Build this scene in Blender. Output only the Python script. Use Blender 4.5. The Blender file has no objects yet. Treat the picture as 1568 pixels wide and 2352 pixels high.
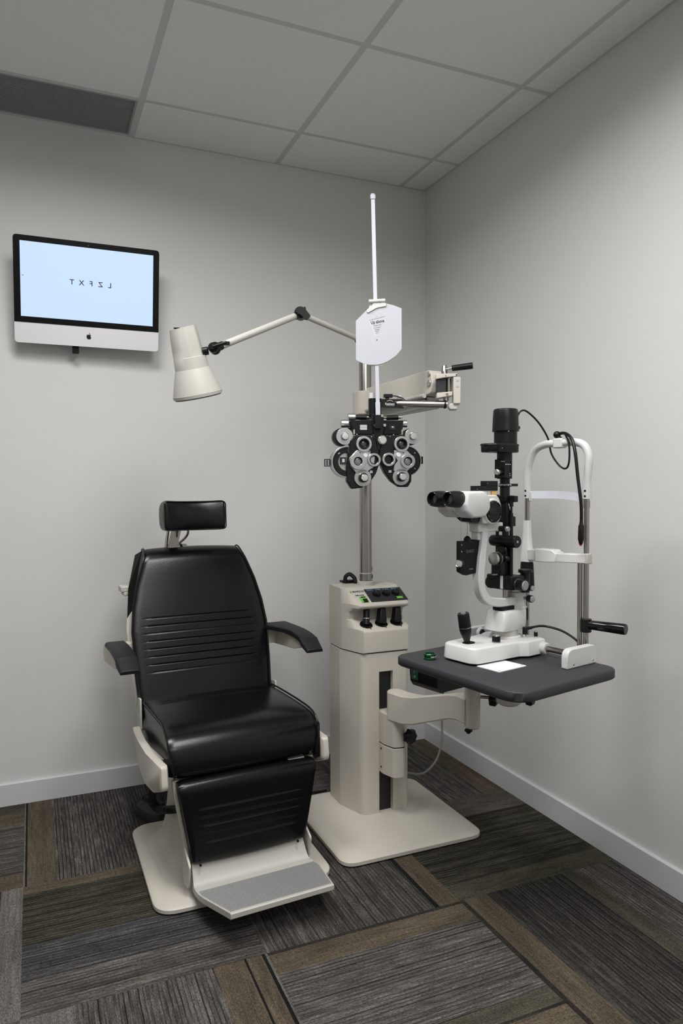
import bpy, bmesh, math, random
from mathutils import Vector, Matrix
from math import sin, cos, pi, radians, exp, sqrt

SC = bpy.context.scene
COL = SC.collection

# ------------------------------------------------------------------ camera
def make_camera():
    yaw, pitch, roll = 0.4069098, -0.0325701, -0.0038591
    f = Vector((sin(yaw)*cos(pitch), cos(yaw)*cos(pitch), sin(pitch)))
    r0 = Vector((cos(yaw), -sin(yaw), 0)); u0 = r0.cross(f)
    r = r0*cos(roll) + u0*sin(roll); u = -r0*sin(roll) + u0*cos(roll)
    cd = bpy.data.cameras.new('camera'); cam = bpy.data.objects.new('camera', cd)
    COL.objects.link(cam)
    cd.sensor_fit = 'VERTICAL'; cd.sensor_height = 36.0
    cd.lens = 1648.4555/2352*36.0
    cd.clip_start = 0.05
    m = Matrix((r, u, -f)).transposed().to_4x4()
    m.translation = Vector((-1.745654, -3.027226, 1.217378))
    cam.matrix_world = m
    SC.camera = cam
make_camera()

# ------------------------------------------------------------------ world, exposure
SC.view_settings.view_transform = 'Standard'
SC.view_settings.look = 'None'
SC.view_settings.gamma = 1.0
SC.view_settings.exposure = 0.0
SC.view_settings.use_curve_mapping = False
wd = bpy.data.worlds.new('world'); SC.world = wd; wd.use_nodes = True
wd.node_tree.nodes['Background'].inputs[0].default_value = (.8, .82, .85, 1)
wd.node_tree.nodes['Background'].inputs[1].default_value = 0.05

H = 2.634            # ceiling height
GX, GY, GM = -0.135, -0.301, 0.61     # ceiling grid
# light fixtures in the ceiling grid: (x0, x1, y0, y1, watts)
FIXTURES = [(GX-2*GM, GX-GM, GY-4*GM, GY-2*GM, 30.0),
            (GX-3*GM, GX-2*GM, GY-2*GM, GY-GM, 20.0),
            (GX-3*GM, GX-GM, GY-6*GM, GY-5*GM, 24.0)]
LIGHT_COL = (1.0, 0.995, 0.985)
SPREAD = radians(164)
def ceiling_area_light(x0, x1, y0, y1, watts, parent):
    ld = bpy.data.lights.new('tube_light', 'AREA'); ld.shape = 'RECTANGLE'
    ld.size = x1-x0-.08; ld.size_y = y1-y0-.08; ld.energy = watts; ld.color = LIGHT_COL; ld.spread = SPREAD
    lo = bpy.data.objects.new('tube_light', ld); COL.objects.link(lo)
    lo.parent = parent; lo.location = (0, 0, -0.012)

# ------------------------------------------------------------------ materials
def srgb(r, g, b):
    def c(v):
        v /= 255.0
        return v/12.92 if v <= .04045 else ((v+.055)/1.055)**2.4
    return (c(r), c(g), c(b), 1)

MATS = {}
def mat(name, col, rough=.5, metal=0.0, bump=0.0, bscale=200.0, emit=None, estr=1.0, spec=.5, mottled=0.0, mscale=20.0, coat=0.0, trans=0.0, det=2.0, noisy=True):
    m = bpy.data.materials.new(name); m.use_nodes = True
    nt = m.node_tree; b = nt.nodes['Principled BSDF']
    b.inputs['Base Color'].default_value = col if len(col) == 4 else (*col, 1)
    b.inputs['Roughness'].default_value = rough
    b.inputs['Metallic'].default_value = metal
    b.inputs['Specular IOR Level'].default_value = spec
    b.inputs['Coat Weight'].default_value = coat
    b.inputs['Transmission Weight'].default_value = trans
    tc = nt.nodes.new('ShaderNodeTexCoord')
    if noisy:
        n = nt.nodes.new('ShaderNodeTexNoise'); n.inputs['Scale'].default_value = bscale; n.inputs['Detail'].default_value = det
        nt.links.new(tc.outputs['Object'], n.inputs['Vector'])
        if bump:
            bp = nt.nodes.new('ShaderNodeBump'); bp.inputs['Strength'].default_value = bump; bp.inputs['Distance'].default_value = .002
            nt.links.new(n.outputs['Fac'], bp.inputs['Height']); nt.links.new(bp.outputs['Normal'], b.inputs['Normal'])
        else:
            mr = nt.nodes.new('ShaderNodeMapRange'); mr.inputs[3].default_value = max(0, rough-.03); mr.inputs[4].default_value = min(1, rough+.03)
            nt.links.new(n.outputs['Fac'], mr.inputs[0]); nt.links.new(mr.outputs[0], b.inputs['Roughness'])
    if mottled:
        n2 = nt.nodes.new('ShaderNodeTexNoise'); n2.inputs['Scale'].default_value = mscale; n2.inputs['Detail'].default_value = 4
        nt.links.new(tc.outputs['Object'], n2.inputs['Vector'])
        mr2 = nt.nodes.new('ShaderNodeMapRange'); mr2.inputs[1].default_value = .3; mr2.inputs[2].default_value = .7
        mr2.inputs[3].default_value = 1-mottled; mr2.inputs[4].default_value = 1+mottled
        nt.links.new(n2.outputs['Fac'], mr2.inputs[0])
        mx = nt.nodes.new('ShaderNodeVectorMath'); mx.operation = 'SCALE'
        mx.inputs[0].default_value = tuple(col[:3]); nt.links.new(mr2.outputs[0], mx.inputs['Scale'])
        nt.links.new(mx.outputs[0], b.inputs['Base Color'])
    if emit:
        b.inputs['Emission Color'].default_value = (*emit[:3], 1); b.inputs['Emission Strength'].default_value = estr
    MATS[name] = m
    return m

WALL = mat('wall_paint', (.60, .60, .585), .75, bump=.12, bscale=260, spec=.3)
CEIL = mat('ceiling_tile_board', (.76, .758, .74), .95, bump=.5, bscale=330, spec=.1, mottled=.05, mscale=260)
TBAR = mat('ceiling_grid_metal', (.55, .55, .54), .6, spec=.2)
BASEB = mat('baseboard_paint', (.56, .565, .575), .45, spec=.4)
BEIGE = mat('beige_enamel', (.495, .462, .41), .42, bump=.06, bscale=420, spec=.4)
BEIGE2 = mat('cream_plastic', (.455, .440, .405), .45, spec=.4)
LEATHER = mat('black_vinyl', (.0035, .0035, .0042), .24, bump=.11, bscale=260, spec=.30, det=5)
PIPING = mat('black_piping', (.004, .004, .0045), .3, spec=.3)
ARMPAD = mat('armrest_rubber', (.007, .007, .008), .5, bump=.1, bscale=200, spec=.3)
BLACK = mat('black_plastic', (.0045, .0045, .005), .38, spec=.28)
BLACKM = mat('black_matte', (.006, .006, .0065), .6, spec=.2)
BLACKG = mat('black_gloss', (.003, .003, .0035), .14, spec=.35)
PANELG = mat('screen_bezel_glass', (.003, .003, .003), .35, spec=.12)
DARKG = mat('dark_grey_plastic', (.020, .021, .022), .5, spec=.3)
STEEL = mat('brushed_steel', (.36, .34, .315), .24, 1.0, noisy=False)
CHROME = mat('chrome', (.70, .70, .70), .12, 1.0, noisy=False)
SILVER = mat('satin_silver', (.46, .46, .455), .30, .9)
WHITE = mat('white_plastic', (.56, .56, .55), .3, spec=.5)
WHITEM = mat('white_matte', (.64, .64, .66), .6)
WHITEC = mat('white_card', (.45, .46, .50), .45)
BANDW = mat('translucent_white_band', (.70, .71, .78), .3)
FROST = mat('frosted_clear_plastic', (.78, .80, .82), .2, trans=.35)
TABLE = mat('charcoal_laminate', (.030, .031, .034), .5, bump=.25, bscale=900, spec=.3)
RUBRIB = mat('ribbed_aluminium', (.30, .30, .30), .45, .6)
ALU = mat('aluminium', (.70, .69, .71), .42, .3)
GLASSD = mat('dark_lens_glass', (.012, .016, .028), .05, coat=1)
GLASSG = mat('grey_lens_glass', (.16, .16, .16), .1, coat=1)
GREENL = mat('green_anodised', (.010, .075, .030), .25, .6)
GREENP = mat('green_plastic', (.0, .10, .045), .3)
LIME = mat('lime_print', (.12, .48, .05), .5)
BLUEP = mat('blue_print', (.05, .14, .24), .5)
INK = mat('black_ink', (.006, .006, .006), .6)
INKG = mat('grey_ink', (.16, .16, .17), .6)
WHITEINK = mat('white_ink', (.75, .75, .75), .5)
AMBER = mat('amber_filter', (.75, .42, .12), .2)
REDP = mat('red_plastic', (.5, .05, .06), .3)
GREYC = mat('grey_cable', (.20, .19, .18), .5)
SCREEN = mat('lit_screen', (.02, .02, .02), .3, emit=(.57, .74, 1.0), estr=1.0)
DIFF = mat('light_diffuser', (.8, .8, .8), .5, emit=(1, .98, .94), estr=2.0)
SLOT = mat('slot_liner', (.008, .008, .009), .55, bump=.2, bscale=60)
DUCT = mat('vent_duct_paint', (.03, .03, .03), .8)
VENTM = mat('vent_grille_paint', (.30, .30, .30), .6)

# ------------------------------------------------------------------ mesh builder
def vec(p): return Vector(p)
def frame_for(d):
    d = Vector(d).normalized()
    a = Vector((0, 0, 1)) if abs(d.z) < .9 else Vector((1, 0, 0))
    x = a.cross(d).normalized(); y = d.cross(x)
    return x, y, d

def rpoly(pts, r, n=5):
    """polygon with rounded corners; r is a number or a list"""
    out = []; N = len(pts)
    for i, p in enumerate(pts):
        ri = r[i] if isinstance(r, (list, tuple)) else r
        p = Vector((p[0], p[1])); a = Vector(pts[i-1][:2]); b = Vector(pts[(i+1) % N][:2])
        if ri <= 0: out.append((p.x, p.y)); continue
        da = (a-p); db = (b-p); la, lb = da.length, db.length; da.normalize(); db.normalize()
        ang = da.angle(db)
        t = min(ri/max(math.tan(ang/2), 1e-4), la*.49, lb*.49)
        p0 = p+da*t; p1 = p+db*t
        for k in range(n+1):
            s = k/n
            q = p0*(1-s)**2 + p*2*s*(1-s) + p1*s*s
            out.append((q.x, q.y))
    return out

def rrect(cx, cy, w, h, r, n=5):
    return rpoly([(cx-w/2, cy-h/2), (cx+w/2, cy-h/2), (cx+w/2, cy+h/2), (cx-w/2, cy+h/2)], r, n)

def catmull(pts, n=8, closed=False):
    P = [Vector(p) for p in pts]; out = []
    N = len(P)
    for i in range(N-1):
        p0 = P[max(i-1, 0)]; p1 = P[i]; p2 = P[i+1]; p3 = P[min(i+2, N-1)]
        for k in range(n):
            t = k/n
            out.append(.5*((2*p1)+(-p0+p2)*t+(2*p0-5*p1+4*p2-p3)*t*t+(-p0+3*p1-3*p2+p3)*t**3))
    out.append(P[-1])
    return out

class MB:
    def __init__(self):
        self.bm = bmesh.new()
    def _face(self, vs):
        try: self.bm.faces.new(vs)
        except ValueError: pass
    def box(self, c, s, rz=0, M=None):
        c = Vector(c); R = Matrix.Rotation(rz, 3, 'Z') if M is None else M
        vs = []
        for dx in (-.5, .5):
            for dy in (-.5, .5):
                for dz in (-.5, .5):
                    vs.append(self.bm.verts.new(c+R @ Vector((dx*s[0], dy*s[1], dz*s[2]))))
        for f in ((0,1,3,2),(4,6,7,5),(0,4,5,1),(2,3,7,6),(0,2,6,4),(1,5,7,3)):
            self._face([vs[i] for i in f])
        return self
    def bx(self, x0, x1, y0, y1, z0, z1):
        return self.box(((x0+x1)/2, (y0+y1)/2, (z0+z1)/2), (abs(x1-x0), abs(y1-y0), abs(z1-z0)))
    def rings(self, rings, cap0=True, cap1=True, closed=True):
        R = [[self.bm.verts.new(Vector(p)) for p in ring] for ring in rings]
        n = len(R[0])
        for a, b in zip(R[:-1], R[1:]):
            for i in range(n if closed else n-1):
                j = (i+1) % n
                self._face([a[i], a[j], b[j], b[i]])
        if cap0: self._face(list(reversed(R[0])))
        if cap1: self._face(R[-1])
        return self
    def prism(self, poly, a, b, ax='z'):
        f = {'z': lambda p, h: (p[0], p[1], h), 'x': lambda p, h: (h, p[0], p[1]), 'y': lambda p, h: (p[0], h, p[1])}[ax]
        return self.rings([[f(p, a) for p in poly], [f(p, b) for p in poly]])
    def loft(self, levels):
        """levels: list of (poly, z)"""
        return self.rings([[(p[0], p[1], z) for p in poly] for poly, z in levels])
    def lathe(self, o, d, prof, n=32, cap=True):
        x, y, d = frame_for(d); o = Vector(o); rings = []
        for h, r in prof:
            rings.append([o+d*h+(x*cos(2*pi*k/n)+y*sin(2*pi*k/n))*max(r, 1e-5) for k in range(n)])
        return self.rings(rings, cap, cap)
    def cyl(self, p0, p1, r, r1=None, n=24, ch=0.0):
        p0 = Vector(p0); p1 = Vector(p1); L = (p1-p0).length; r1 = r if r1 is None else r1
        pr = [(0, r), (L, r1)] if not ch else [(0, r-ch), (ch, r), (L-ch, r1), (L, r1-ch)]
        return self.lathe(p0, p1-p0, pr, n)
    def ring(self, o, d, ri, ro, t, n=40, ch=0.0008):
        """flat annulus with thickness t along d"""
        x, y, d = frame_for(d); o = Vector(o)
        prof = [(0, ri), (0, ro), (t-ch, ro), (t, ro-ch), (t, ri+ch), (t-ch, ri)]
        rings = [[o+d*h+(x*cos(2*pi*k/n)+y*sin(2*pi*k/n))*r for k in range(n)] for h, r in prof+[prof[0]]]
        return self.rings(rings, False, False)
    def tube(self, pts, r, n=10, smooth=0):
        P = catmull(pts, smooth) if smooth else [Vector(p) for p in pts]
        T = []
        for i in range(len(P)):
            T.append((P[min(i+1, len(P)-1)]-P[max(i-1, 0)]).normalized())
        x, y, d = frame_for(T[0]); rings = []
        for i, p in enumerate(P):
            if i:
                q = T[i-1].rotation_difference(T[i]); x = q @ x; y = q @ y
            ri = r(i/(len(P)-1)) if callable(r) else r
            rings.append([p+(x*cos(2*pi*k/n)+y*sin(2*pi*k/n))*ri for k in range(n)])
        return self.rings(rings)
    def sphere(self, c, r, s=(1, 1, 1), nu=20, nv=12):
        c = Vector(c); rings = []
        for j in range(nv+1):
            t = pi*j/nv; rr = max(sin(t), 1e-4)
            rings.append([c+Vector((r*s[0]*rr*cos(2*pi*i/nu), r*s[1]*rr*sin(2*pi*i/nu), -r*s[2]*cos(t))) for i in range(nu)])
        return self.rings(rings)
    def torus(self, c, d, R, r, n=40, m=10):
        x, y, d = frame_for(d); c = Vector(c); rings = []
        for i in range(n+1):
            a = 2*pi*i/n; e = x*cos(a)+y*sin(a)
            rings.append([c+e*(R+r*cos(2*pi*k/m))+d*(r*sin(2*pi*k/m)) for k in range(m)])
        return self.rings(rings, False, False)
    def map(self, fn):
        for v in self.bm.verts: v.co = Vector(fn(v.co))
        return self
    def build(self, name, m, parent=None, bevel=0.0, seg=2, ang=35, kind=None, label=None):
        bmesh.ops.remove_doubles(self.bm, verts=self.bm.verts, dist=1e-6)
        bmesh.ops.recalc_face_normals(self.bm, faces=self.bm.faces)
        me = bpy.data.meshes.new(name); self.bm.to_mesh(me); self.bm.free()
        me.materials.append(m)
        for p in me.polygons: p.use_smooth = True
        me.set_sharp_from_angle(angle=radians(ang))
        o = bpy.data.objects.new(name, me); COL.objects.link(o)
        if parent: o.parent = parent
        if bevel:
            b = o.modifiers.new('bevel', 'BEVEL'); b.width = bevel; b.segments = seg; b.limit_method = 'ANGLE'; b.angle_limit = radians(30)
            b.harden_normals = False
        if kind: o['kind'] = kind
        if label: o['label'] = label
        return o

def thing(name, label, cat, loc=(0, 0, 0), rz=0, group=None):
    o = bpy.data.objects.new(name, None); COL.objects.link(o)
    o.empty_display_size = .05
    o.location = loc; o.rotation_euler = (0, 0, rz); o['label'] = label; o['category'] = cat
    if group: o['group'] = group
    return o
def tag(o, label, cat, group=None):
    o['label'] = label; o['category'] = cat
    if group: o['group'] = group
    return o

def lettering(txt, size, parent, m, loc, rot=(pi/2, 0, 0), name='lettering', mirror=False, ex=.0002, align='CENTER', sx=1.0, shear=0.0, bold=0.0):
    cu = bpy.data.curves.new(name, 'FONT'); cu.body = txt; cu.size = size; cu.extrude = ex; cu.align_x = align; cu.align_y = 'CENTER'
    cu.shear = shear; cu.offset = bold
    to = bpy.data.objects.new('t', cu); COL.objects.link(to)
    bpy.context.view_layer.update()
    me = bpy.data.meshes.new_from_object(to.evaluated_get(bpy.context.evaluated_depsgraph_get()))
    bpy.data.objects.remove(to); bpy.data.curves.remove(cu)
    s = -1 if mirror else 1
    for v in me.vertices: v.co.x *= s*sx
    if mirror: me.flip_normals()
    me.name = name; me.materials.clear(); me.materials.append(m)
    o = bpy.data.objects.new(name, me); COL.objects.link(o); o.parent = parent
    o.location = loc; o.rotation_euler = rot
    return o

# ================================================================== ROOM
XL, YF = -3.35, -4.25     # left wall, front wall
T = .1
def struct(name, mb, m, **k): return mb.build(name, m, kind='structure', **k)
struct('wall_back', MB().bx(XL-T, T, 0, T, -.1, H+.15), WALL)
struct('wall_right', MB().bx(0, T, YF-T, 0, -.1, H+.15), WALL)
struct('wall_left', MB().bx(XL-T, XL, YF-T, 0, -.1, H+.15), WALL)
struct('wall_front', MB().bx(XL, 0, YF-T, YF, -.1, H+.15), WALL)

# ---- carpet floor: quarter-turned tiles, every tile a set of yarn bands
CG = (.118, .108, .099); CGD = (.070, .064, .058); CDK = (.026, .023, .020); CBR = (.088, .071, .051)
COL_ = (.066, .062, .046); CTP = (.088, .080, .070); CBK = (.009, .009, .010); CBL = (.078, .075, .076); CDB = (.052, .045, .037)
def lines(t0, t1, base, n, dark=CBK, frac=.3, seed=0):
    rnd = random.Random(seed); out = []; w = (t1-t0)/n
    for i in range(n):
        a = t0+i*w; f = frac*rnd.uniform(.35, 1.25); g = rnd.uniform(.88, 1.08)
        b = tuple(c*g for c in base)
        out.append((a, a+w*(1-f), b, .80)); out.append((a+w*(1-f), a+w, tuple(c*.8 for c in b), 1.0))
    return out
def tile_pattern(i, j):
    # i column from the right wall, j row from the back wall -> (dir, bands); dir 'y' = stripes run along y, t grows with x;
    # dir 'x' = stripes run along x, t grows towards -y
    T_ = {
     (0, 0): ('y', [(0, .05, CDB)]+lines(.05, .82, CG, 14, CDK, .35, 3)+[(.82, 1, CBR)]),
     (0, 1): ('x', [(0, .24, CTP), (.24, .27, CDK)]+lines(.27, .86, COL_, 9, CDK, .4, 5)+[(.86, 1, COL_)]),
     (0, 2): ('y', [(0, .025, CDK), (.025, .155, CBR)]+lines(.155, .62, CGD, 12, CDK, .45, 7)+[(.62, .72, COL_)]+lines(.72, 1, CG, 6, CDK, .3, 8)),
     (1, 0): ('x', lines(0, .8, CG, 12, CDK, .35, 9)+[(.8, 1, CBR)]),
     (1, 1): ('y', lines(0, .3, CG, 9, CBK, .4, 10)+lines(.3, .86, CTP, 9, CDK, .3, 11)+[(.86, .885, CBK), (.885, 1, CBR)]),
     (1, 2): ('x', [(0, .02, CDK), (.02, .15, CBR)]+lines(.15, .66, CG, 15, CBK, .32, 12)+[(.66, .75, COL_), (.75, .765, CDK)]+[(.765, 1, CBR)]),
     (2, 0): ('y', [(0, .008, CG), (.008, .018, CBK), (.018, .16, CBR)]+[(.16, .62, CG, 1.0)]+lines(.62, 1, CGD, 5, CDK, .2, 14)),
     (2, 1): ('x', [(0, .08, CBR)]+lines(.08, .52, COL_, 8, CDK, .35, 15)+lines(.52, .78, CBL, 8, CDK, .3, 16)+lines(.78, 1, CG, 3, CDK, .2, 17)),
     (2, 2): ('y', [(0, .2, CG)]+lines(.2, .6, CG, 13, CBK, .42, 18)+lines(.6, .76, CG, 2, CBK, .1, 19)+[(.76, .895, CBR), (.895, .905, CBK), (.905, .975, CBR), (.975, .990, CBK), (.99, 1, CG)]),
     (3, 0): ('x', [(0, .14, CDB), (.14, .3, CBR)]+lines(.3, .86, CG, 10, CDK, .3, 20)+[(.86, 1, CBR)]),
     (3, 1): ('y', lines(0, .9, CG, 14, CBK, .3, 21)+[(.9, 1, CG)]),
     (3, 2): ('x', lines(0, 1, CG, 14, CBK, .3, 22)),
    }
    if (i, j) in T_: return T_[(i, j)]
    return T_[((i*2+j) % 4, (j+i) % 3)] if True else None
def make_floor():
    xs = [0.0, -.607, -1.20, -1.79, -2.39, -2.99, XL]; ys = [0.0, -.655, -1.255, -1.855, -2.455, -3.055, -3.655, YF]
    x_seam0 = -.015
    bm = bmesh.new(); uvl = bm.loops.layers.uv.new('pile'); cl = bm.loops.layers.float_color.new('yarn'); sl_ = bm.loops.layers.float_color.new('streak')
    for i in range(len(xs)-1):
        for j in range(len(ys)-1):
            x1, x0 = xs[i], xs[i+1]; y1, y0 = ys[j], ys[j+1]
            d, bands = tile_pattern(i, j)
            if i > 3 or j > 2: d = 'y' if (i+j) % 2 == 0 else 'x'
            ou, ov = random.Random(i*31+j).uniform(0, 50), random.Random(i*7+j*13).uniform(0, 50)
            for bd_ in bands:
                t0, t1, c = bd_[:3]; st_ = bd_[3] if len(bd_) > 3 else .12
                if d == 'y':
                    a, b = x0+(x1-x0)*t0, x0+(x1-x0)*t1
                    q = [(a, y0), (b, y0), (b, y1), (a, y1)]; uv = [(p[0]+ou, p[1]+ov) for p in q]
                else:
                    a, b = y1+(y0-y1)*t0, y1+(y0-y1)*t1
                    q = [(x0, b), (x1, b), (x1, a), (x0, a)]; uv = [(p[1]+ou, p[0]+ov) for p in q]
                f = bm.faces.new([bm.verts.new((p[0], p[1], 0)) for p in q])
                for l, u in zip(f.loops, uv): l[uvl].uv = u; l[cl] = (*c, 1); l[sl_] = (st_, st_, st_, 1)
    me = bpy.data.meshes.new('floor'); bm.to_mesh(me); bm.free()
    o = bpy.data.objects.new('floor', me); COL.objects.link(o); o['kind'] = 'structure'
    m = bpy.data.materials.new('carpet'); m.use_nodes = True; nt = m.node_tree; N = nt.nodes; L = nt.links
    b = N['Principled BSDF']; b.inputs['Roughness'].default_value = .95; b.inputs['Specular IOR Level'].default_value = .1
    at = N.new('ShaderNodeVertexColor'); at.layer_name = 'yarn'
    uv = N.new('ShaderNodeUVMap'); uv.uv_map = 'pile'
    def noise(sx, sy, det=2):
        mp = N.new('ShaderNodeMapping'); mp.inputs['Scale'].default_value = (sx, sy, 1); L.new(uv.outputs[0], mp.inputs[0])
        n = N.new('ShaderNodeTexNoise'); n.inputs['Scale'].default_value = 1; n.inputs['Detail'].default_value = det; n.inputs['Roughness'].default_value = .6
        L.new(mp.outputs[0], n.inputs['Vector']); return n
    s1 = noise(170, 12, 2)          # streaks along the yarn
    s2 = noise(520, 130, 2)        # loops
    s3 = noise(22, 3, 3)           # broad colour drift
    def rng(n, a, b_, lo, hi):
        r = N.new('ShaderNodeMapRange'); r.inputs[1].default_value = a; r.inputs[2].default_value = b_; r.inputs[3].default_value = lo; r.inputs[4].default_value = hi
        L.new(n.outputs['Fac'], r.inputs[0]); return r
    r1 = rng(s1, .35, .62, .78, 1.15); r2 = rng(s2, .3, .7, .40, 1.6); r3 = rng(s3, .35, .65, .75, 1.2)
    m1 = N.new('ShaderNodeMath'); m1.operation = 'MULTIPLY'; L.new(r1.outputs[0], m1.inputs[0]); L.new(r2.outputs[0], m1.inputs[1])
    m2 = N.new('ShaderNodeMath'); m2.operation = 'MULTIPLY'; L.new(m1.outputs[0], m2.inputs[0]); L.new(r3.outputs[0], m2.inputs[1])
    sc = N.new('ShaderNodeVectorMath'); sc.operation = 'SCALE'; L.new(at.outputs['Color'], sc.inputs[0]); L.new(m2.outputs[0], sc.inputs['Scale'])
    at2 = N.new('ShaderNodeVertexColor'); at2.layer_name = 'streak'
    s4 = noise(120, 16, 2); r4 = rng(s4, .36, .56, 0, 1)
    sx_ = N.new('ShaderNodeSeparateXYZ'); L.new(uv.outputs[0], sx_.inputs[0])
    wob = noise(3, 10, 2); wb = rng(wob, 0, 1, -.0025, .0025)
    ad = N.new('ShaderNodeMath'); ad.operation = 'ADD'; L.new(sx_.outputs[0], ad.inputs[0]); L.new(wb.outputs[0], ad.inputs[1])
    fr = N.new('ShaderNodeMath'); fr.operation = 'MULTIPLY'; fr.inputs[1].default_value = 2*pi/.0115; L.new(ad.outputs[0], fr.inputs[0])
    sn = N.new('ShaderNodeMath'); sn.operation = 'SINE'; L.new(fr.outputs[0], sn.inputs[0])
    rib = N.new('ShaderNodeMapRange'); rib.inputs[1].default_value = .35; rib.inputs[2].default_value = .85; L.new(sn.outputs[0], rib.inputs[0])
    s5 = noise(60, 4.0, 2); r5 = rng(s5, .36, .48, .15, 1)
    rm = N.new('ShaderNodeMath'); rm.operation = 'MULTIPLY'; L.new(rib.outputs[0], rm.inputs[0]); L.new(r5.outputs[0], rm.inputs[1])
    mx_ = N.new('ShaderNodeMath'); mx_.operation = 'MAXIMUM'; L.new(rm.outputs[0], mx_.inputs[0])
    r4b = N.new('ShaderNodeMath'); r4b.operation = 'MULTIPLY'; r4b.inputs[1].default_value = .55; L.new(r4.outputs[0], r4b.inputs[0]); L.new(r4b.outputs[0], mx_.inputs[1])
    mm = N.new('ShaderNodeMath'); mm.operation = 'MULTIPLY'; L.new(at2.outputs['Color'], mm.inputs[0]); L.new(mx_.outputs[0], mm.inputs[1])
    mf = N.new('ShaderNodeMapRange'); mf.inputs[3].default_value = 1.0; mf.inputs[4].default_value = .16; L.new(mm.outputs[0], mf.inputs[0])
    sc2 = N.new('ShaderNodeVectorMath'); sc2.operation = 'SCALE'; L.new(sc.outputs[0], sc2.inputs[0]); L.new(mf.outputs[0], sc2.inputs['Scale'])
    L.new(sc2.outputs[0], b.inputs['Base Color'])
    bp = N.new('ShaderNodeBump'); bp.inputs['Strength'].default_value = .7; bp.inputs['Distance'].default_value = .003
    L.new(s2.outputs['Fac'], bp.inputs['Height']); L.new(bp.outputs['Normal'], b.inputs['Normal'])
    me.materials.append(m)
make_floor()

# ---- ceiling: lay-in boards in a metal grid
VENT = (GX-3*GM, GX-2*GM, GY, 0.0)
def make_ceiling():
    gx = [0.0]+[GX-GM*k for k in range(0, 6)]; gx = [x for x in gx if x > XL]+[XL]
    gy = [0.0]+[GY-GM*k for k in range(0, 7)]; gy = [y for y in gy if y > YF]+[YF]
    holes = [VENT]+[f[:4] for f in FIXTURES]
    tiles = MB(); bars = MB()
    for i in range(len(gx)-1):
        for j in range(len(gy)-1):
            x1, x0, y1, y0 = gx[i], gx[i+1], gy[j], gy[j+1]; cx, cy = (x0+x1)/2, (y0+y1)/2
            if any(h[0] < cx < h[1] and h[2] < cy < h[3] for h in holes): continue
            g = .011
            p = rrect(cx, cy, x1-x0-2*g, y1-y0-2*g, .001, 1)
            tiles.loft([(rrect(cx, cy, x1-x0-2*g-.003, y1-y0-2*g-.003, .001, 1), H-.003), (p, H-.0015), (rrect(cx, cy, x1-x0-2*g, y1-y0-2*g, .001, 1), H+.02)])
    struct('ceiling', tiles, CEIL)
    w = .012; z0, z1 = H-.001, H+.02
    def clear(x, y): return not any(h[0]+.02 < x < h[1]-.02 and h[2]+.02 < y < h[3]-.02 for h in holes)
    for x in gx[1:-1]:
        for j in range(len(gy)-1):
            if clear(x, (gy[j]+gy[j+1])/2): bars.bx(x-w, x+w, gy[j+1]+w, gy[j]-w, z0, z1)
    for y in gy[1:-1]:
        for i in range(len(gx)-1):
            if clear((gx[i]+gx[i+1])/2, y): bars.bx(gx[i+1]-w, gx[i]-w, y-w, y+w, z0, z1)
    struct('trim_1', bars, TBAR)
    an = MB(); a = .020
    an.bx(XL, 0, -a, 0, H-.002, H+.02); an.bx(-a, 0, YF, -a, H-.002, H+.02)
    an.bx(XL, XL+a, YF, -a, H-.002, H+.02); an.bx(XL+a, -a, YF, YF+a, H-.002, H+.02)
    struct('trim_2', an, TBAR)
    struct('trim_3', MB().bx(XL-T, T, YF-T, T, H+.15, H+.2), DUCT)
make_ceiling()

# ---- baseboards
bh = .0832
bp_ = [(0, 0), (-.014, 0), (-.014, bh), (-.0125, bh+.0015), (0, bh+.0020)]
struct('baseboard_back', MB().prism([(y, z) for y, z in bp_], XL, 0, 'x'), BASEB)
struct('baseboard_right', MB().prism([(x, z) for x, z in bp_], YF, -.013, 'y'), BASEB)
struct('baseboard_left', MB().prism([(XL-x, z) for x, z in bp_], YF, -.013, 'y'), BASEB)
struct('baseboard_front', MB().prism([(YF-y, z) for y, z in bp_], XL+.013, -.013, 'x'), BASEB)

# ---- air return grille in the ceiling
def make_vent():
    x0, x1, y0, y1 = VENT
    t = thing('air_return_grille', 'dark grey ribbed air return grille set in the ceiling grid, upper left', 'vent', ((x0+x1)/2, (y0+y1)/2, H))
    w, d = x1-x0-.024, y1-y0-.032; o = .004
    f = MB(); f.bx(-w/2, w/2, -d/2-o, -d/2-o+.008, -.002, .02).bx(-w/2, w/2, d/2-o-.008, d/2-o, -.002, .02)
    f.bx(-w/2, -w/2+.008, -d/2-o+.008, d/2-o-.008, -.002, .02).bx(w/2-.008, w/2, -d/2-o+.008, d/2-o-.008, -.002, .02)
    f.build('frame', VENTM, t)
    g = MB(); n = 24
    for k in range(1, n):
        y = -d/2-o+.008+(d-.016)*k/n; g.bx(-w/2+.008, w/2-.008, y-.0016, y+.0016, 0, .014)
    m = 46
    for k in range(1, m):
        x = -w/2+.008+(w-.016)*k/m; g.bx(x-.0008, x+.0008, -d/2-o+.008, d/2-o-.008, .004, .014)
    g.build('louver', VENTM, t)
    MB().bx(-w/2, w/2, -d/2-o, d/2-o, .02, .03).build('duct_plate', DUCT, t)
make_vent()

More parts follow.
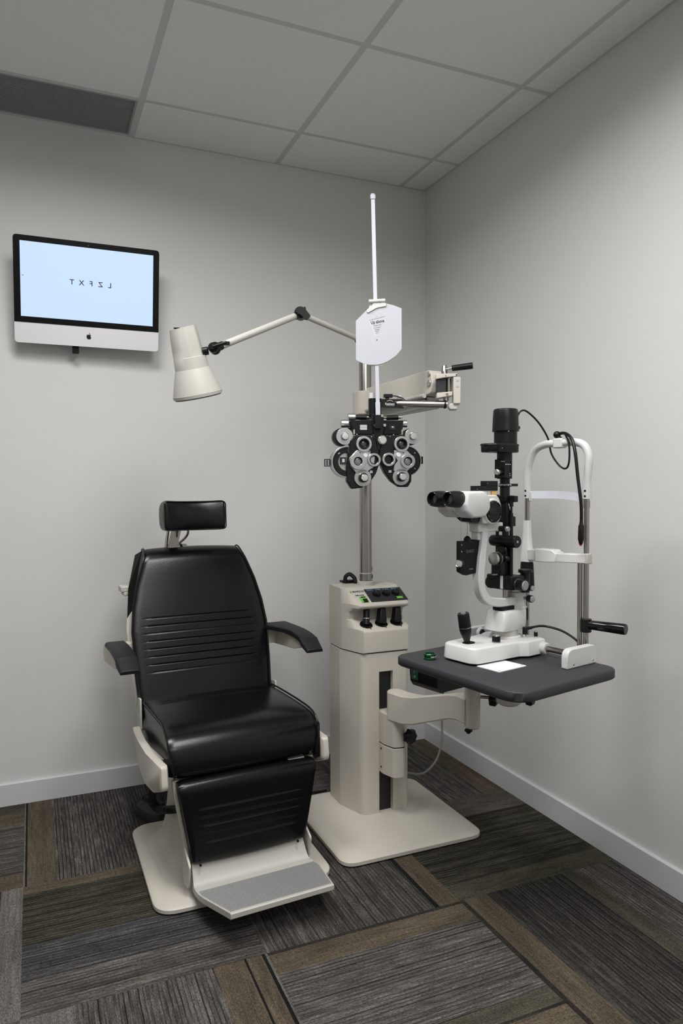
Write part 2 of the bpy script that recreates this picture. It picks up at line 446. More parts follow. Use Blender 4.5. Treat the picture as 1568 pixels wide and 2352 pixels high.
# ---- light fixtures (in the ceiling grid, nearer to the camera)
for k, (x0, x1, y0, y1, wt) in enumerate(FIXTURES):
    lab = ['long recessed fluorescent ceiling panel in front of the instrument stand', 'square recessed fluorescent ceiling panel above the left of the exam chair',
           'long recessed fluorescent ceiling panel at the front end of the room'][k]
    t = thing('ceiling_light', lab, 'ceiling light', ((x0+x1)/2, (y0+y1)/2, H))
    w, d = x1-x0-.004, y1-y0-.004
    fr = MB(); fr.bx(-w/2, w/2, -d/2, -d/2+.03, -.004, .05).bx(-w/2, w/2, d/2-.03, d/2, -.004, .05).bx(-w/2, -w/2+.03, -d/2+.03, d/2-.03, -.004, .05).bx(w/2-.03, w/2, -d/2+.03, d/2-.03, -.004, .05)
    fr.build('frame', TBAR, t)
    MB().bx(-w/2+.03, w/2-.03, -d/2+.03, d/2-.03, 0, .01).build('diffuser', DIFF, t)
    ceiling_area_light(x0, x1, y0, y1, wt, t)

# ================================================================== WALL MONITOR
def make_monitor():
    W2, HH = .2615, .386
    t = thing('wall_computer', 'slim silver all-in-one computer on the back wall, its lit blue screen showing mirrored letters', 'computer',
              (-1.5335, -.074, 1.769), 0)
    t.rotation_euler = (radians(8.5), radians(.2), radians(-1.6))
    shell = MB(); o1 = rrect(0, HH/2, 2*W2, HH, .014, 6); o2 = rrect(0, HH/2, 2*W2-.03, HH-.03, .02, 6); o3 = rrect(0, HH/2, .30, .24, .05, 6)
    shell.rings([[(p[0], 0, p[1]) for p in o1], [(p[0], .006, p[1]) for p in o1], [(p[0], .012, p[1]) for p in o2], [(p[0], .040, p[1]) for p in o3]])
    shell.build('shell', ALU, t)
    chin = .075
    pts = rpoly([(-W2, chin), (W2, chin), (W2, HH), (-W2, HH)], [0, 0, .014, .014], 6)
    MB().prism(pts, -.0015, 0, 'y').build('glass_panel', PANELG, t)
    sx0, sx1, sz0, sz1 = -.2385, .2385, .0965, .3655
    MB().bx(sx0, sx1, -.0022, -.0015, sz0, sz1).build('screen', SCREEN, t, label='lit pale blue screen')
    for ch, x in zip('LZFXT', (.077, .043, .009, -.0255, -.060)):
        lettering(ch, .0265, t, INK, (x, -.0024, .235), mirror=True, bold=.0003, sx=1.0, name='eye_chart_letter')
    lettering('40', .008, t, INKG, (-.230, -.0024, .243), mirror=True, name='screen_number')
    MB().lathe((0, -.0016, HH-.012), (0, -1, 0), [(0, .0016), (.0004, .0016)], 12).build('webcam', INKG, t)
    # fruit mark on the chin
    s = .00115
    body = [(0, 7.2), (2.6, 8.4), (5.2, 7.6), (6.9, 5.9), (5.4, 4.2), (5.1, 1.6), (6.2, -.4), (7.6, -1.3), (6.2, -4.6), (3.9, -7.3), (1.9, -7.4), (0, -6.6), (-2.0, -7.4), (-4.1, -7.1),
            (-6.6, -3.8), (-7.8, .6), (-7.2, 4.4), (-5.4, 7.1), (-2.8, 8.2)]
    body = rpoly(body, 1.2, 3)
    leaf = [(0.2, 9.2), (.6, 11.4), (2.0, 13.2), (3.9, 13.9), (3.7, 11.9), (2.4, 10.0)]
    g = MB(); g.prism([(p[0]*s, p[1]*s+.037) for p in body], -.0006, .0005, 'y'); g.prism([(p[0]*s, p[1]*s+.037) for p in leaf], -.0006, .0005, 'y')
    g.build('fruit_emblem', BLACK, t)
    br = MB(); br.bx(-.06, .06, .036, .075, .13, .24).bx(-.06, -.036, .012, .036, -.028, .13)
    br.build('wall_bracket', BLACKM, t, bevel=.002)
make_monitor()

# ================================================================== EXAM CHAIR
def cushion_path(ctrl, n=10, step=.0022):
    P = catmull([(0, c[0], c[1]) for c in ctrl], n)
    out = [P[0]]; acc = 0
    for a, b in zip(P[:-1], P[1:]):
        L = (b-a).length; k = max(1, int(L/step+.5))
        for i in range(1, k+1): out.append(a.lerp(b, i/k))
    return [(p.y, p.z) for p in out]

def cushion(front, back, hw, grooves=(), gkey=None, gw=.8, crown=.004, flare=None, cols=30):
    """side profile: front path then straight back path, spanned across x with half width hw(y,z)"""
    loop = [(y, z, True) for y, z in front]+[(y, z, False) for y, z in back]
    n = len(loop); cx = sum(p[0] for p in loop)/n; cz = sum(p[1] for p in loop)/n
    ts = [-1, -.985, -.96, -.92]+[-.88+1.76*k/(cols-1) for k in range(cols)]+[.92, .96, .985, 1]
    rings = []
    for t in ts:
        ring = []
        for i, (y, z, fr) in enumerate(loop):
            p, q = loop[i-1], loop[(i+1) % n]
            ty, tz = q[0]-p[0], q[1]-p[1]; l = sqrt(ty*ty+tz*tz) or 1
            ny, nz = tz/l, -ty/l
            if (cx-y)*ny+(cz-z)*nz > 0: ny, nz = -ny, -nz      # outward
            off = 0
            e = abs(t)
            if fr:
                off += crown*(1-e**2)-crown*.3
                if e > .9: off -= .004*((e-.9)/.1)**2
                if grooves:
                    k = gkey(y, z); w = min(1, max(0, (gw-e)/.03))
                    for g in grooves: off -= .0026*exp(-((k-g)/.0014)**2)*w
            h = hw(y, z)+(flare(y, z, fr) if flare else 0)
            ring.append((t*h, y+ny*off, z+nz*off))
        rings.append(ring)
    return MB().rings(rings)

def make_chair():
    CH = (-1.168, -.71, 0)
    t = thing('exam_chair', 'black padded eye examination chair on a cream pedestal with ribbed footrest', 'chair', CH, radians(4))
    # --- base plate (square to the room)
    b = MB(); a = rrect(0, 0, .55, .575, .07, 8); a2 = rrect(0, 0, .535, .56, .065, 8); a3 = rrect(0, 0, .53, .555, .06, 8)
    b.loft([(a3, .001), (a, .006), (a, .016), (a2, .022)])
    bo = b.build('base_plate', BEIGE, t, ang=40); bo.rotation_euler = (0, 0, radians(-4)); bo.location = (0, .005, 0)
    # --- pedestal
    p = MB()
    p.loft([(rrect(0, .03, .46, .45, .14, 8), .021), (rrect(0, .03, .42, .42, .13, 8), .030), (rrect(0, .035, .375, .39, .12, 8), .055), (rrect(0, .04, .345, .37, .11, 8), .10),
            (rrect(0, .045, .325, .35, .10, 8), .17), (rrect(0, .05, .31, .34, .09, 8), .24), (rrect(0, .05, .30, .34, .08, 8), .25)])
    p.build('pedestal', BEIGE, t, ang=50)
    MB().loft([(rrect(0, .05, .27, .30, .05, 6), .24), (rrect(0, .05, .26, .29, .05, 6), .37)]).build('lift_column', BEIGE2, t, ang=50)
    MB().loft([(rrect(0, .0, .40, .34, .03, 5), .355), (rrect(0, .0, .44, .37, .03, 5), .40)]).build('seat_pan', BEIGE, t, ang=50)
    # --- seat cushion
    def interp(tab, z):
        tab = sorted(tab)
        if z <= tab[0][0]: return tab[0][1]
        for (a0, b0), (a1, b1) in zip(tab[:-1], tab[1:]):
            if z <= a1: return b0+(b1-b0)*(z-a0)/(a1-a0)
        return tab[-1][1]
    front = cushion_path([(.205, .470), (.197, .492), (.15, .499), (.05, .502), (-.06, .503), (-.13, .500), (-.178, .487), (-.207, .460), (-.219, .42), (-.219, .385), (-.205, .368)])
    back = [(-.16, .366), (0, .385), (.15, .40), (.20, .42)]
    hws = lambda y, z: (.236 if y > -.10 else .236+.006*min(1, (-.10-y)/.08)) - (.016*max(0, (.46-z))/.09 if y < -.17 else 0)
    fl = lambda y, z, fr: 0 if fr else .006
    sg = [.172-.0125*k for k in range(6)]
    seat = cushion(front, back, hws, sg, lambda y, z: y if z > .48 else 9, .80, .006, fl)
    s = seat.build('seat', LEATHER, t, ang=50)
    for sgn in (-1, 1):
        MB().tube([(sgn*(hws(y, z)-.001), y, z+.0015) for y, z in front[::2]], .0032, 8).build('piping', PIPING, s)
    # --- backrest
    zf = lambda z: .193+(z-.50)*.318
    hb = [(.50, .236), (.60, .244), (.72, .249), (.80, .240), (.88, .221), (.95, .196), (.985, .182), (1.01, .178)]
    front = cushion_path([(.215, .470), (.190, .480), (zf(.51), .51), (zf(.62), .62), (zf(.74), .74), (zf(.86), .86), (zf(.94), .94), (zf(.970)+.004, .970), (.367, .990), (.395, .999), (.42, .994)])
    back = [(.428, .975), (.372, .86), (.330, .74), (.292, .62), (.255, .50), (.240, .47)]
    hwb = lambda y, z: interp(hb, z)
    flb = lambda y, z, fr: 0 if fr else .005+.012*min(1, max(0, (z-.72)/.2))
    bg = [.762-.0256*k for k in range(8)]
    bk = cushion(front, back, hwb, bg, lambda y, z: z if y < .36 else 9, .82, .007, flb)
    bo = bk.build('backrest', LEATHER, t, ang=50)
    for sgn in (-1, 1):
        MB().tube([(sgn*(hwb(y, z)-.0005), y-.001, z) for y, z in front[::2]], .0032, 8).build('piping', PIPING, bo)
    # back shell behind the cushion
    sh = MB(); lv = []
    for z in (.44, .50, .58, .66, .72, .76, .82, .88, .93):
        h = interp(hb, z)+(.009 if z < .77 else -.03) if z >= .5 else .244
        y = zf(max(z, .5))+(.060 if z < .77 else .070)
        lv.append([(-h+.003, y-.015, z), (-h, y-.012, z), (-h+.05, y+.030, z), (h-.05, y+.030, z), (h, y-.012, z), (h-.003, y-.015, z)])
    sh.rings(lv); sh.build('back_shell', BEIGE, t, ang=40)
    hd = MB(); hd.bx(-.262, .25, .385, .44, .846, .866); hd.bx(-.252, .24, .385, .44, .832, .846)
    hd.build('push_handle', BEIGE2, t, bevel=.003)
    # --- headrest
    rings = []; W2 = .115
    for k in range(25):
        s_ = -1+2*k/24; x = W2*s_
        e = abs(s_); sc = 1-.10*max(0, (e-.86)/.14)**2
        wrap = -.020*e**2
        top, bot = .0545*sc+.004*e**2, .055*sc
        f0 = -.040*(1 if e < .93 else .9)
        ring = [(f0+wrap-.004*(1-e), bot*-.55), (f0+wrap-.006*(1-e*e), 0), (f0+wrap-.004*(1-e), top*.55), (f0+wrap+.003, top*.9), (f0+wrap+.010, top), (.02+wrap*.6, top*.97), (.034+wrap*.4, top*.75), (.036+wrap*.3, 0), (.034+wrap*.4, -bot*.75), (.02+wrap*.6, -bot*.97), (f0+wrap+.010, -bot), (f0+wrap+.003, -bot*.9)]
        rings.append([(x+(0.004 if q[0] > .01 else 0)*s_, q[0], q[1]) for q in ring])
    mb = MB().rings(rings)
    h = mb.build('headrest', LEATHER, t, ang=60); h.location = (-.010, .350, 1.118); h.rotation_euler = (radians(-4), 0, 0)
    sub = h.modifiers.new('sub', 'SUBSURF'); sub.levels = 1; sub.render_levels = 2
    ed = [(x_, -.0440-.020*(x_/W2)**2, z_) for x_, z_ in rrect(0, 0, .226, .102, .014, 6)]
    ed2 = []
    for p_, q_ in zip(ed, ed[1:]+ed[:1]):
        for k in range(6):
            f_ = k/6; x_ = p_[0]+(q_[0]-p_[0])*f_; z_ = p_[2]+(q_[2]-p_[2])*f_; ed2.append((x_, -.0375-.020*(x_/W2)**2, z_))
    ed = ed2+[ed2[0]]
    MB().tube(ed, .0024, 8).build('piping', PIPING, h)
    br = MB()
    br.prism(rpoly([(.43, .955), (.43, 1.00), (.418, 1.028), (.375, 1.090), (.36, 1.083), (.395, 1.02), (.405, .955)], .006), -.093, -.088, 'x')
    br.prism(rpoly([(.43, .955), (.43, 1.00), (.418, 1.028), (.375, 1.090), (.36, 1.083), (.395, 1.02), (.405, .955)], .006), -.060, -.055, 'x')
    br.prism([(-.092, 1.0), (-.056, 1.0), (-.036, 1.085), (-.072, 1.085)], .385, .389, 'y')
    br.build('headrest_bracket', STEEL, t)
    cl = MB(); cl.cyl((-.088, .40, .995), (-.018, .40, .995), .017, ch=.002); cl.build('headrest_clamp', BEIGE2, t)
    MB().cyl((-.045, .40, .995), (-.036, .40, .995), .018).build('clamp_band', BLACK, t)
    lk = MB(); lk.tube([(-.05, .385, 1.015), (-.03, .375, 1.035), (-.022, .36, 1.055), (-.022, .355, 1.085)], .0045, 8, 3); lk.build('headrest_lever', STEEL, t)
    # --- arms
    for sgn in (-1, 1):
        BK = .30 if sgn > 0 else .225
        prof = [(BK, .704), (.200, .706), (.12, .706), (.060, .701), (.026, .694), (.012, .687), (-.036, .662)]
        und = [(-.034, .650), (.000, .664), (.020, .676), (.06, .684), (.12, .690), (.20, .690), (BK, .690)]
        rings = []
        pts = catmull([(0, y, z) for y, z in prof], 6); und_ = catmull([(0, y, z) for y, z in reversed(und)], 6)
        for pp, uu in zip(pts, und_):
            f = min(1, max(0, (pp.y+.036)/.06)); w0, w1 = .281-.004*f, .343+.006*f
            if f > .99: w0, w1 = .279-(.050 if sgn > 0 else 0)*max(0, (pp.y-.12)/.18), .347
            rings.append([(sgn*w0, uu.y, uu.z), (sgn*(w0+.003), pp.y, pp.z-.003), (sgn*(w0+.009), pp.y, pp.z), (sgn*(w1-.009), pp.y, pp.z), (sgn*(w1-.002), pp.y, pp.z-.003), (sgn*w1, uu.y, uu.z)])
        arm = MB().rings(rings).build('armrest', ARMPAD, t, ang=40, bevel=.002)
        ba = MB()
        pl = [(.29, .688), (.05, .678), (.035, .655), (.10, .640), (.29, .625), (.31, .65)]
        ba.prism(rpoly(pl, .008), sgn*.288, sgn*.338, 'x'); ba.bx(min(sgn*.225, sgn*.300), max(sgn*.225, sgn*.300), .262, .30, .632, .685)
        ba.build('armrest_bracket', BEIGE, arm, bevel=.002)
    # --- side skirts
    for sgn in (-1, 1):
        pl = rpoly([(.178, .425), (.12, .419), (.04, .417), (-.08, .415), (-.225, .420), (-.236, .352), (-.16, .322), (-.06, .315), (.03, .338), (.10, .385)], [.01, .02, .02, .03, .012, .02, .03, .03, .03, .03], 5)
        m_ = MB(); rings = []
        for xo in (.246, .250, .266, .270):
            k = .97 if xo in (.246, .270) else 1
            rings.append([(sgn*(xo+.010*max(0, 1-((y+.03)/.2)**2)), -.03+(y+.03)*k, .38+(z-.38)*k) for y, z in pl])
        m_.rings(rings); m_.build('side_skirt', BEIGE, t, ang=50)
        MB().prism(rpoly([(.16, .515), (.195, .510), (.215, .43), (.19, .40), (.15, .41)], .006), sgn*.2405, sgn*.2465, 'x').build('hinge_plate', BEIGE2, t)
        MB().bx(min(sgn*.20, sgn*.247), max(sgn*.20, sgn*.247), -.10, .12, .355, .395).build('skirt_mount', BEIGE, t)
    # dark flap at the right front corner of the seat
    MB().prism(rpoly([(-.12, .47), (-.212, .47), (-.216, .36), (-.205, .345), (-.15, .375)], .01), .2305, .2445, 'x').build('seat_flap', LEATHER, t, bevel=.002)
    # --- leg rest
    front = cushion_path([(-.185, .352), (-.197, .363), (-.222, .362), (-.238, .348), (-.243, .31), (-.244, .24), (-.243, .17), (-.238, .125), (-.226, .112), (-.21, .110)])
    back = [(-.195, .115), (-.19, .23), (-.183, .34)]
    hl = [(.105, .176), (.2, .193), (.31, .213), (.345, .221), (.365, .218)]
    hwl = lambda y, z: interp(hl, z)
    lg = cushion(front, back, hwl, [.281-.0255*k for k in range(5)], lambda y, z: z if y < -.235 else 9, .80, .005)
    lo = lg.build('leg_rest', LEATHER, t, ang=50)
    lf = MB(); lv = []
    for z in (.075, .11, .2, .31, .36):
        h = interp(hl, z)+.009; lv.append([(-h, -.196, z), (-h, -.181, z), (h, -.181, z), (h, -.196, z)])
    lf.rings(lv)
    lf.build('leg_rest_frame', BEIGE, t, bevel=.002)
    for sgn in (-1, 1):
        MB().prism(rpoly([(-.252, .122), (-.185, .16), (-.178, .07), (-.195, .048), (-.235, .05)], .012), sgn*.1895, sgn*.1955, 'x').build('hinge_tab', BEIGE, t)
    for k in range(4):
        x0 = -.10+.078*k; MB().bx(x0, x0+.055, -.212, -.196, .3645, .3662).build('hinge_strip', BEIGE2, t)
    # --- footrest: bent plate with ribbed tread
    fp = [(-.215, .112), (-.219, .114), (-.245, .072), (-.262, .0635), (-.285, .067), (-.492, .103), (-.495, .101), (-.495, .088), (-.492, .086), (-.285, .050), (-.25, .046), (-.234, .060)]
    def hwf(y):
        if y > -.29: return .178+.008*min(1, (-.215-y)/.06)
        return .186-(.034)*min(1, max(0, (-.330-y)/.16))
    ts = [-1, 1]
    # split the plate into stations along its path for the chamfered corners
    top = catmull([(0, *p) for p in fp[1:6]], 6)+[Vector((0, *fp[6]))]; bot = catmull([(0, *p) for p in reversed([fp[8], fp[9], fp[10], fp[11], fp[0]])], 6)+[Vector((0, *fp[7]))]
    n = min(len(top), len(bot)); rings = []
    for i in range(n):
        a_, b_ = top[int(i*(len(top)-1)/(n-1))], bot[int(i*(len(bot)-1)/(n-1))]
        h = hwf(min(a_.y, b_.y)); rings.append([(-h, b_.y, b_.z), (-h, a_.y, a_.z), (h, a_.y, a_.z), (h, b_.y, b_.z)])
    ft = MB().rings(rings).build('footrest', BEIGE2, t, bevel=.0025)
    sl = lambda y: .0672+(-.285-y)*(.036/.207)
    tr = MB(); k = 0; y = -.300
    while y > -.487:
        h = hwf(y)-.006; z = sl(y)
        tr.prism([(y, z), (y-.0018, z+.0030), (y-.0040, z+.0030), (y-.0058, z)], -h, h, 'x'); y -= .0085; k += 1
    tr.build('ribbed_tread', RUBRIB, ft, label='grey ribbed metal tread')
    for x in (-.160, .150): MB().lathe((x, -.2445, .118), (0, -1, 0), [(0, .004), (.004, .0035)], 10).build('bolt', BLACKM, t)
    # coiled cord under the seat
    cord = catmull([(-.215, .02, .33), (-.225, .05, .26), (-.222, .10, .19), (-.20, .10, .155), (-.17, .03, .175), (-.16, -.02, .20)], 40)
    pts = []
    for i in range(len(cord)*6-6):
        s_ = i/6; a_ = cord[int(s_)].lerp(cord[min(int(s_)+1, len(cord)-1)], s_-int(s_)); pts.append(a_+Vector((.011*cos(i*1.05), 0, .011*sin(i*1.05))))
    MB().tube(pts, .0032, 6).build('coiled_cord', BLACK, t)
make_chair()

def make_foot_switch():
    t = thing('foot_switch', 'black foot switch on the carpet behind the left of the exam chair', 'foot switch', (-1.345, -.325, 0), radians(20))
    b = MB(); b.loft([(rrect(0, 0, .10, .17, .045, 8), .001), (rrect(0, 0, .104, .174, .05, 8), .012), (rrect(0, 0, .09, .155, .04, 8), .035), (rrect(0, .0, .05, .10, .02, 8), .048)])
    b.build('housing', DARKG, t)
    m = MB(); m.loft([(rrect(0, 0, .035, .12, .015, 5), .044), (rrect(0, 0, .03, .11, .012, 5), .062)]); m.build('pedal', BLACK, t)
    MB().tube([(0, .08, .02), (.02, .14, .01), (.08, .18, .006), (.14, .16, .006)], .004, 8, 8).build('cord', BLACK, t)
make_foot_switch()

def star_knob(o, d, r, h, m_, parent, name='clamp_knob', lobes=6):
    d = Vector(d).normalized(); o = Vector(o); kx, ky, _ = frame_for(d); rg = []
    for hh, s_ in ((0, .8), (.003, 1.0), (h-.004, 1.0), (h, .8)):
        rg.append([o+d*hh+(kx*cos(2*pi*i/60)+ky*sin(2*pi*i/60))*(r*s_*(1+.13*cos(lobes*2*pi*i/60))) for i in range(60)])
    return MB().rings(rg).build(name, m_, parent, ang=45)

# ================================================================== INSTRUMENT STAND
def make_stand():
    t = thing('instrument_stand', 'tall cream instrument stand with control panel, steel pole and swing arm on a floor plate', 'instrument stand', (0, 0, 0))
    # base plate
    b = MB(); cx, cy, w, d = -.585, -.700, .535, .53
    b.loft([(rrect(cx, cy, w-.02, d-.02, .05, 8), .001), (rrect(cx, cy, w, d, .055, 8), .006), (rrect(cx, cy, w, d, .055, 8), .017), (rrect(cx, cy, w-.012, d-.012, .052, 8), .022)])
    b.build('base_plate', BEIGE, t, ang=40)
    foot = [(-.693, -.457), (-.693, -.560), (-.652, -.685), (-.465, -.685), (-.465, -.457)]
    rr = [.01, .03, .035, .018, .01]
    # column with the front slot cut out
    sx0, sx1 = -.589, -.532
    L_ = rpoly([(-.693, -.457), (-.693, -.560), (-.652, -.685), (sx0, -.685), (sx0, -.457)], [.01, .03, .035, 0, 0], 6)
    R_ = rpoly([(sx1, -.457), (sx1, -.685), (-.465, -.685), (-.465, -.457)], [0, 0, .018, .01], 6)
    c = MB(); c.prism(L_, .021, .615); c.prism(R_, .021, .615); c.prism([(sx0, -.457), (sx0, -.685), (sx1, -.685), (sx1, -.457)], .546, .615)
    c.build('column', BEIGE, t)
    MB().bx(sx0, sx1, -.665, -.457, .021, .546).build('slot_liner', SLOT, t)
    # head: profile (y,z) swept across x, corner chamfered
    prof = rpoly([(-.457, .619), (-.690, .619), (-.690, .700), (-.606, .732), (-.612, .762), (-.668, .780), (-.672, .789), (-.565, .845), (-.457, .847)], [.004, .004, .012, .004, .01, .006, .006, .015, .006], 5)
    h = MB(); rings = []
    for x in (-.6915, -.6905, -.687, -.682, -.676, -.670, -.664, -.658, -.652, -.645, -.60, -.53, -.478, -.470, -.464, -.458, -.454, -.4525):
        lim = -.572-max(0, x+.6915)*3.1 if x < -.6 else -.655-max(0, -.4525-x)*2.2
        if x in (-.6915, -.4525): lim += .006
        rings.append([(x, max(y, lim), z) for y, z in prof])
    h.rings(rings); h.build('head_cover', BEIGE, t, ang=28)
    MB().prism(rpoly([(-.690, -.459), (-.690, -.562), (-.651, -.683), (-.467, -.683), (-.467, -.459)], rr, 6), .6145, .6195).build('seam', BLACKM, t)
    # control panel on the sloped face
    pn = Vector((0, -.0561, .1075)).normalized(); pn = Vector((0, -.472, .8815)); up = Vector((0, .8815, .472))
    base0 = Vector((0, -.672, .789))
    pm = Matrix(((1, 0, 0), (0, up.y, pn.y), (0, up.z, pn.z)))
    def onp(x, s, h=0): return Vector((x, 0, 0))+base0+up*s+pn*h
    rotp = Matrix(((1, 0, 0), (0, up.y, pn.y), (0, up.z, pn.z))).to_euler()
    pan = MB().box(onp(-.527, .060, .0008), (.152, .080, .0016), M=pm).build('control_panel', DARKG, t)
    for k in range(4): MB().box(onp(-.583+.034*k, .092, .0019), (.024, .007, .0006), M=pm).build('panel_label', BLUEP, pan)
    for k in range(3):
        kn = MB().lathe(onp(-.566+.040*k, .064, .001), pn, [(0, .0155), (.010, .0150), (.0125, .0135), (.0125, 0)], 28).build('panel_knob', BLACK, t)
        for g in range(1): MB().box(onp(-.566+.040*k, .073, .0137), (.0015, .008, .0006), M=pm).build('pointer', INKG, kn)
    MB().box(onp(-.480, .036, .0022), (.024, .012, .0012), M=pm).build('panel_light', LIME, pan)
    lettering('MARCO', .0120, t, INK, onp(-.630, .090, .0004), rotp, bold=.00015, name='maker_lettering', sx=1.1)
    lettering('S', .0135, t, LIME, onp(-.660, .090, .0004), rotp, bold=.0004, name='maker_emblem', sx=1.1)
    lettering('DELUXE', .0085, t, INK, onp(-.634, .066, .0004), rotp, bold=.0002, name='model_lettering', sx=1.15)
    sw = MB().box(onp(-.627, .038, .0015), (.026, .034, .003), M=pm).build('power_switch', LIME, t)
    MB().box(onp(-.626, .028, .0045), (.016, .015, .006), M=pm).build('rocker', BLACK, sw)
    MB().box(onp(-.627, .050, .0035), (.018, .006, .001), M=pm).build('rocker_mark', INK, sw)
    # well knobs: handpieces standing in the ledge
    for k, x in enumerate((-.625, -.563, -.500)):
        ax = Vector((.10, .35, 1)).normalized(); o = Vector((x, -.652, .7165)); dirz = Vector((0, -.55, .83)).normalized()
        ring = MB().lathe(o-dirz*.003, Vector((.0, -.45, .89)), [(0, .024), (.004, .024), (.006, .021), (.006, .012)], 32).build('handle_well', BLACKG, t)
        MB().cyl(o+Vector((.004, -.024, -.002)), o+Vector((.006, -.029, -.010)), .0018).build('well_tab', BLACK, ring)
        if k == 0:
            a_ = Vector((.16, .28, .95)).normalized()
            hp = MB().lathe(o, a_, [(0, .013), (.02, .0125), (.03, .0115), (.052, .0125), (.075, .010), (.09, .0085), (.094, .006)], 20).build('handpiece', BLACK, t)
            MB().lathe(o+a_*.021, a_, [(0, .0134), (.003, .0134)], 20).build('chrome_band', CHROME, hp)
        else:
            a_ = Vector((.12, .20, .97)).normalized(); yx, yy, _ = frame_for(a_)
            hp = MB()
            hp.rings([[o+a_*hh+yx*(p[0]*s_)+yy*(p[1]*s_) for p in rrect(0, 0, .036, .030, .009, 4)] for hh, s_ in ((0, .95), (.012, 1.08), (.035, .92), (.052, .86), (.060, .70))])
            hp.build('handpiece', BLACK, t)
    # pole socket and pole
    PX, PY = -.5655, -.523
    MB().lathe((PX, PY, .842), (0, 0, 1), [(0, .034), (.017, .033), (.019, .031), (.019, 0)], 36).build('pole_collar', BEIGE2, t)
    pole = MB().lathe((PX, PY, .85), (0, 0, 1), [(0, .0235), (.940, .0235), (.945, .022)], 40).build('pole', STEEL, t)
    MB().lathe((PX, PY, .890), (0, 0, 1), [(0, .0242), (.003, .0242)], 40).build('cable_tie', FROST, pole)
    # carriage in the slot, with the elbow of the table arm
    AX, AY = -.548, -.742
    cr = MB(); pl = rpoly([(-.588, -.66), (-.588, -.715), (-.572, -.768), (-.530, -.775), (-.516, -.745), (-.516, -.66)], [0, .02, .02, .03, .02, 0], 6)
    cr.prism(pl, .178, .284); cr.build('carriage', BEIGE, t, bevel=.0015)
    cr2 = MB(); cr2.prism(pl, .288, .402); cr2.build('carriage_clamp', BEIGE, t, bevel=.0015)
    MB().prism([(p[0]*1, p[1]) for p in rpoly([(-.586, -.66), (-.586, -.714), (-.570, -.765), (-.531, -.772), (-.518, -.745), (-.518, -.66)], .01, 3)], .283, .289).build('carriage_gap', BLACKM, t)
    for z in (.20, .268): MB().lathe((-.5885, -.70, z), (-1, 0, 0), [(0, .004), (.0015, .003)], 10).build('screw', BLACKM, t)
    kb = MB(); kd = Vector((.28, -.96, 0)).normalized(); ko = Vector((-.524, -.768, .330))
    kx, ky, _ = frame_for(kd)
    rg = []
    for hh, s_ in ((.012, .80), (.016, 1.0), (.030, 1.0), (.036, .8)):
        rg.append([ko+kd*hh+(kx*cos(2*pi*i/70)+ky*sin(2*pi*i/70))*(.0255*s_*(1+.09*cos(7*2*pi*i/70))) for i in range(70)])
    kb.rings(rg); kb.cyl(ko-kd*.01, ko+kd*.013, .008); kb.build('clamp_knob', BLACK, t, ang=45)
    # table arm
    PXt, PYt = TPOST
    a = MB(); st = [((AX-.004, AY), .383, .487, .030), ((AX+.012, AY-.058), .385, .486, .030), ((AX+.035, AY-.105), .392, .490, .026),
                    ((PXt-.010, PYt+.085), .482, .562, .025), ((PXt-.006, PYt+.045), .490, .570, .026), ((PXt-.002, PYt), .490, .570, .028)]
    rings = []
    for i, ((x, y), z0, z1, w) in enumerate(st):
        p0 = Vector(st[max(i-1, 0)][0]); p1 = Vector(st[min(i+1, len(st)-1)][0]); d = (p1-p0).normalized(); nx, ny = -d.y, d.x
        c_ = .004
        rings.append([(x-nx*w, y-ny*w, z0+c_), (x-nx*w, y-ny*w, z1-c_), (x-nx*(w-c_), y-ny*(w-c_), z1), (x+nx*(w-c_), y+ny*(w-c_), z1), (x+nx*w, y+ny*w, z1-c_), (x+nx*w, y+ny*w, z0+c_), (x+nx*(w-c_), y+ny*(w-c_), z0), (x-nx*(w-c_), y-ny*(w-c_), z0)])
    a.rings(rings); a.lathe((AX-.004, AY, .383), (0, 0, 1), [(0, .026), (.004, .030), (.100, .030), (.104, .026)], 32)
    a.build('table_arm', BEIGE, t, ang=40)
    MB().lathe((AX-.004, AY, .372), (0, 0, 1), [(0, .022), (.02, .022)], 24).build('arm_pivot', BEIGE2, t)
    ps = MB(); ps.lathe((PXt, PYt, .476), (0, 0, 1), [(0, .021), (.004, .0250), (.120, .0250), (.124, .023)], 36)
    ps.build('arm_post', BEIGE, t); MB().lathe((PXt, PYt, .598), (0, 0, 1), [(0, .022), (.105, .022)], 32).build('post_shaft', BEIGE2, t)
    MB().lathe((PXt-.02, PYt-.01, .476), (0, 0, -1), [(0, .012), (.006, .012), (.008, .006), (.012, .006)], 6).build('bolt', BLACKM, t)
    kp = Vector((-.4990, -1.180, .574))
    k2 = star_knob((PXt+.045, PYt-.030, .573), (.62, -.78, -.05), .022, .024, BLACK, t)
    MB().cyl((PXt+.012, PYt-.004, .573), (PXt+.047, PYt-.032, .573), .005).build('knob_rod', STEEL, k2)
    # swing arm clamp for the phoropter arm
    cl = MB(); cl.prism(rrect(PX+.003, PY-.010, .100, .092, .034, 8), 1.497, 1.585); cl.build('arm_collar', BEIGE, t, bevel=.002)
    # black fittings behind the head
    bf = MB(); bf.bx(-.64, -.585, -.465, -.44, .850, .858); bf.tube([(-.625, -.462, .850), (-.624, -.462, .872), (-.608, -.465, .882), (-.592, -.475, .868), (-.590, -.48, .850)], .008, 8, 6); bf.tube([(-.537, -.49, .855), (-.530, -.50, .872), (-.538, -.505, .888), (-.532, -.50, .905), (-.537, -.50, .915)], .006, 8, 6)
    bf.bx(-.63, -.56, -.47, -.447, .84, .852)
    bf.build('cable_clip', BLACK, t)
    return t
TPOST = (-.506, -1.166)
STAND = make_stand()

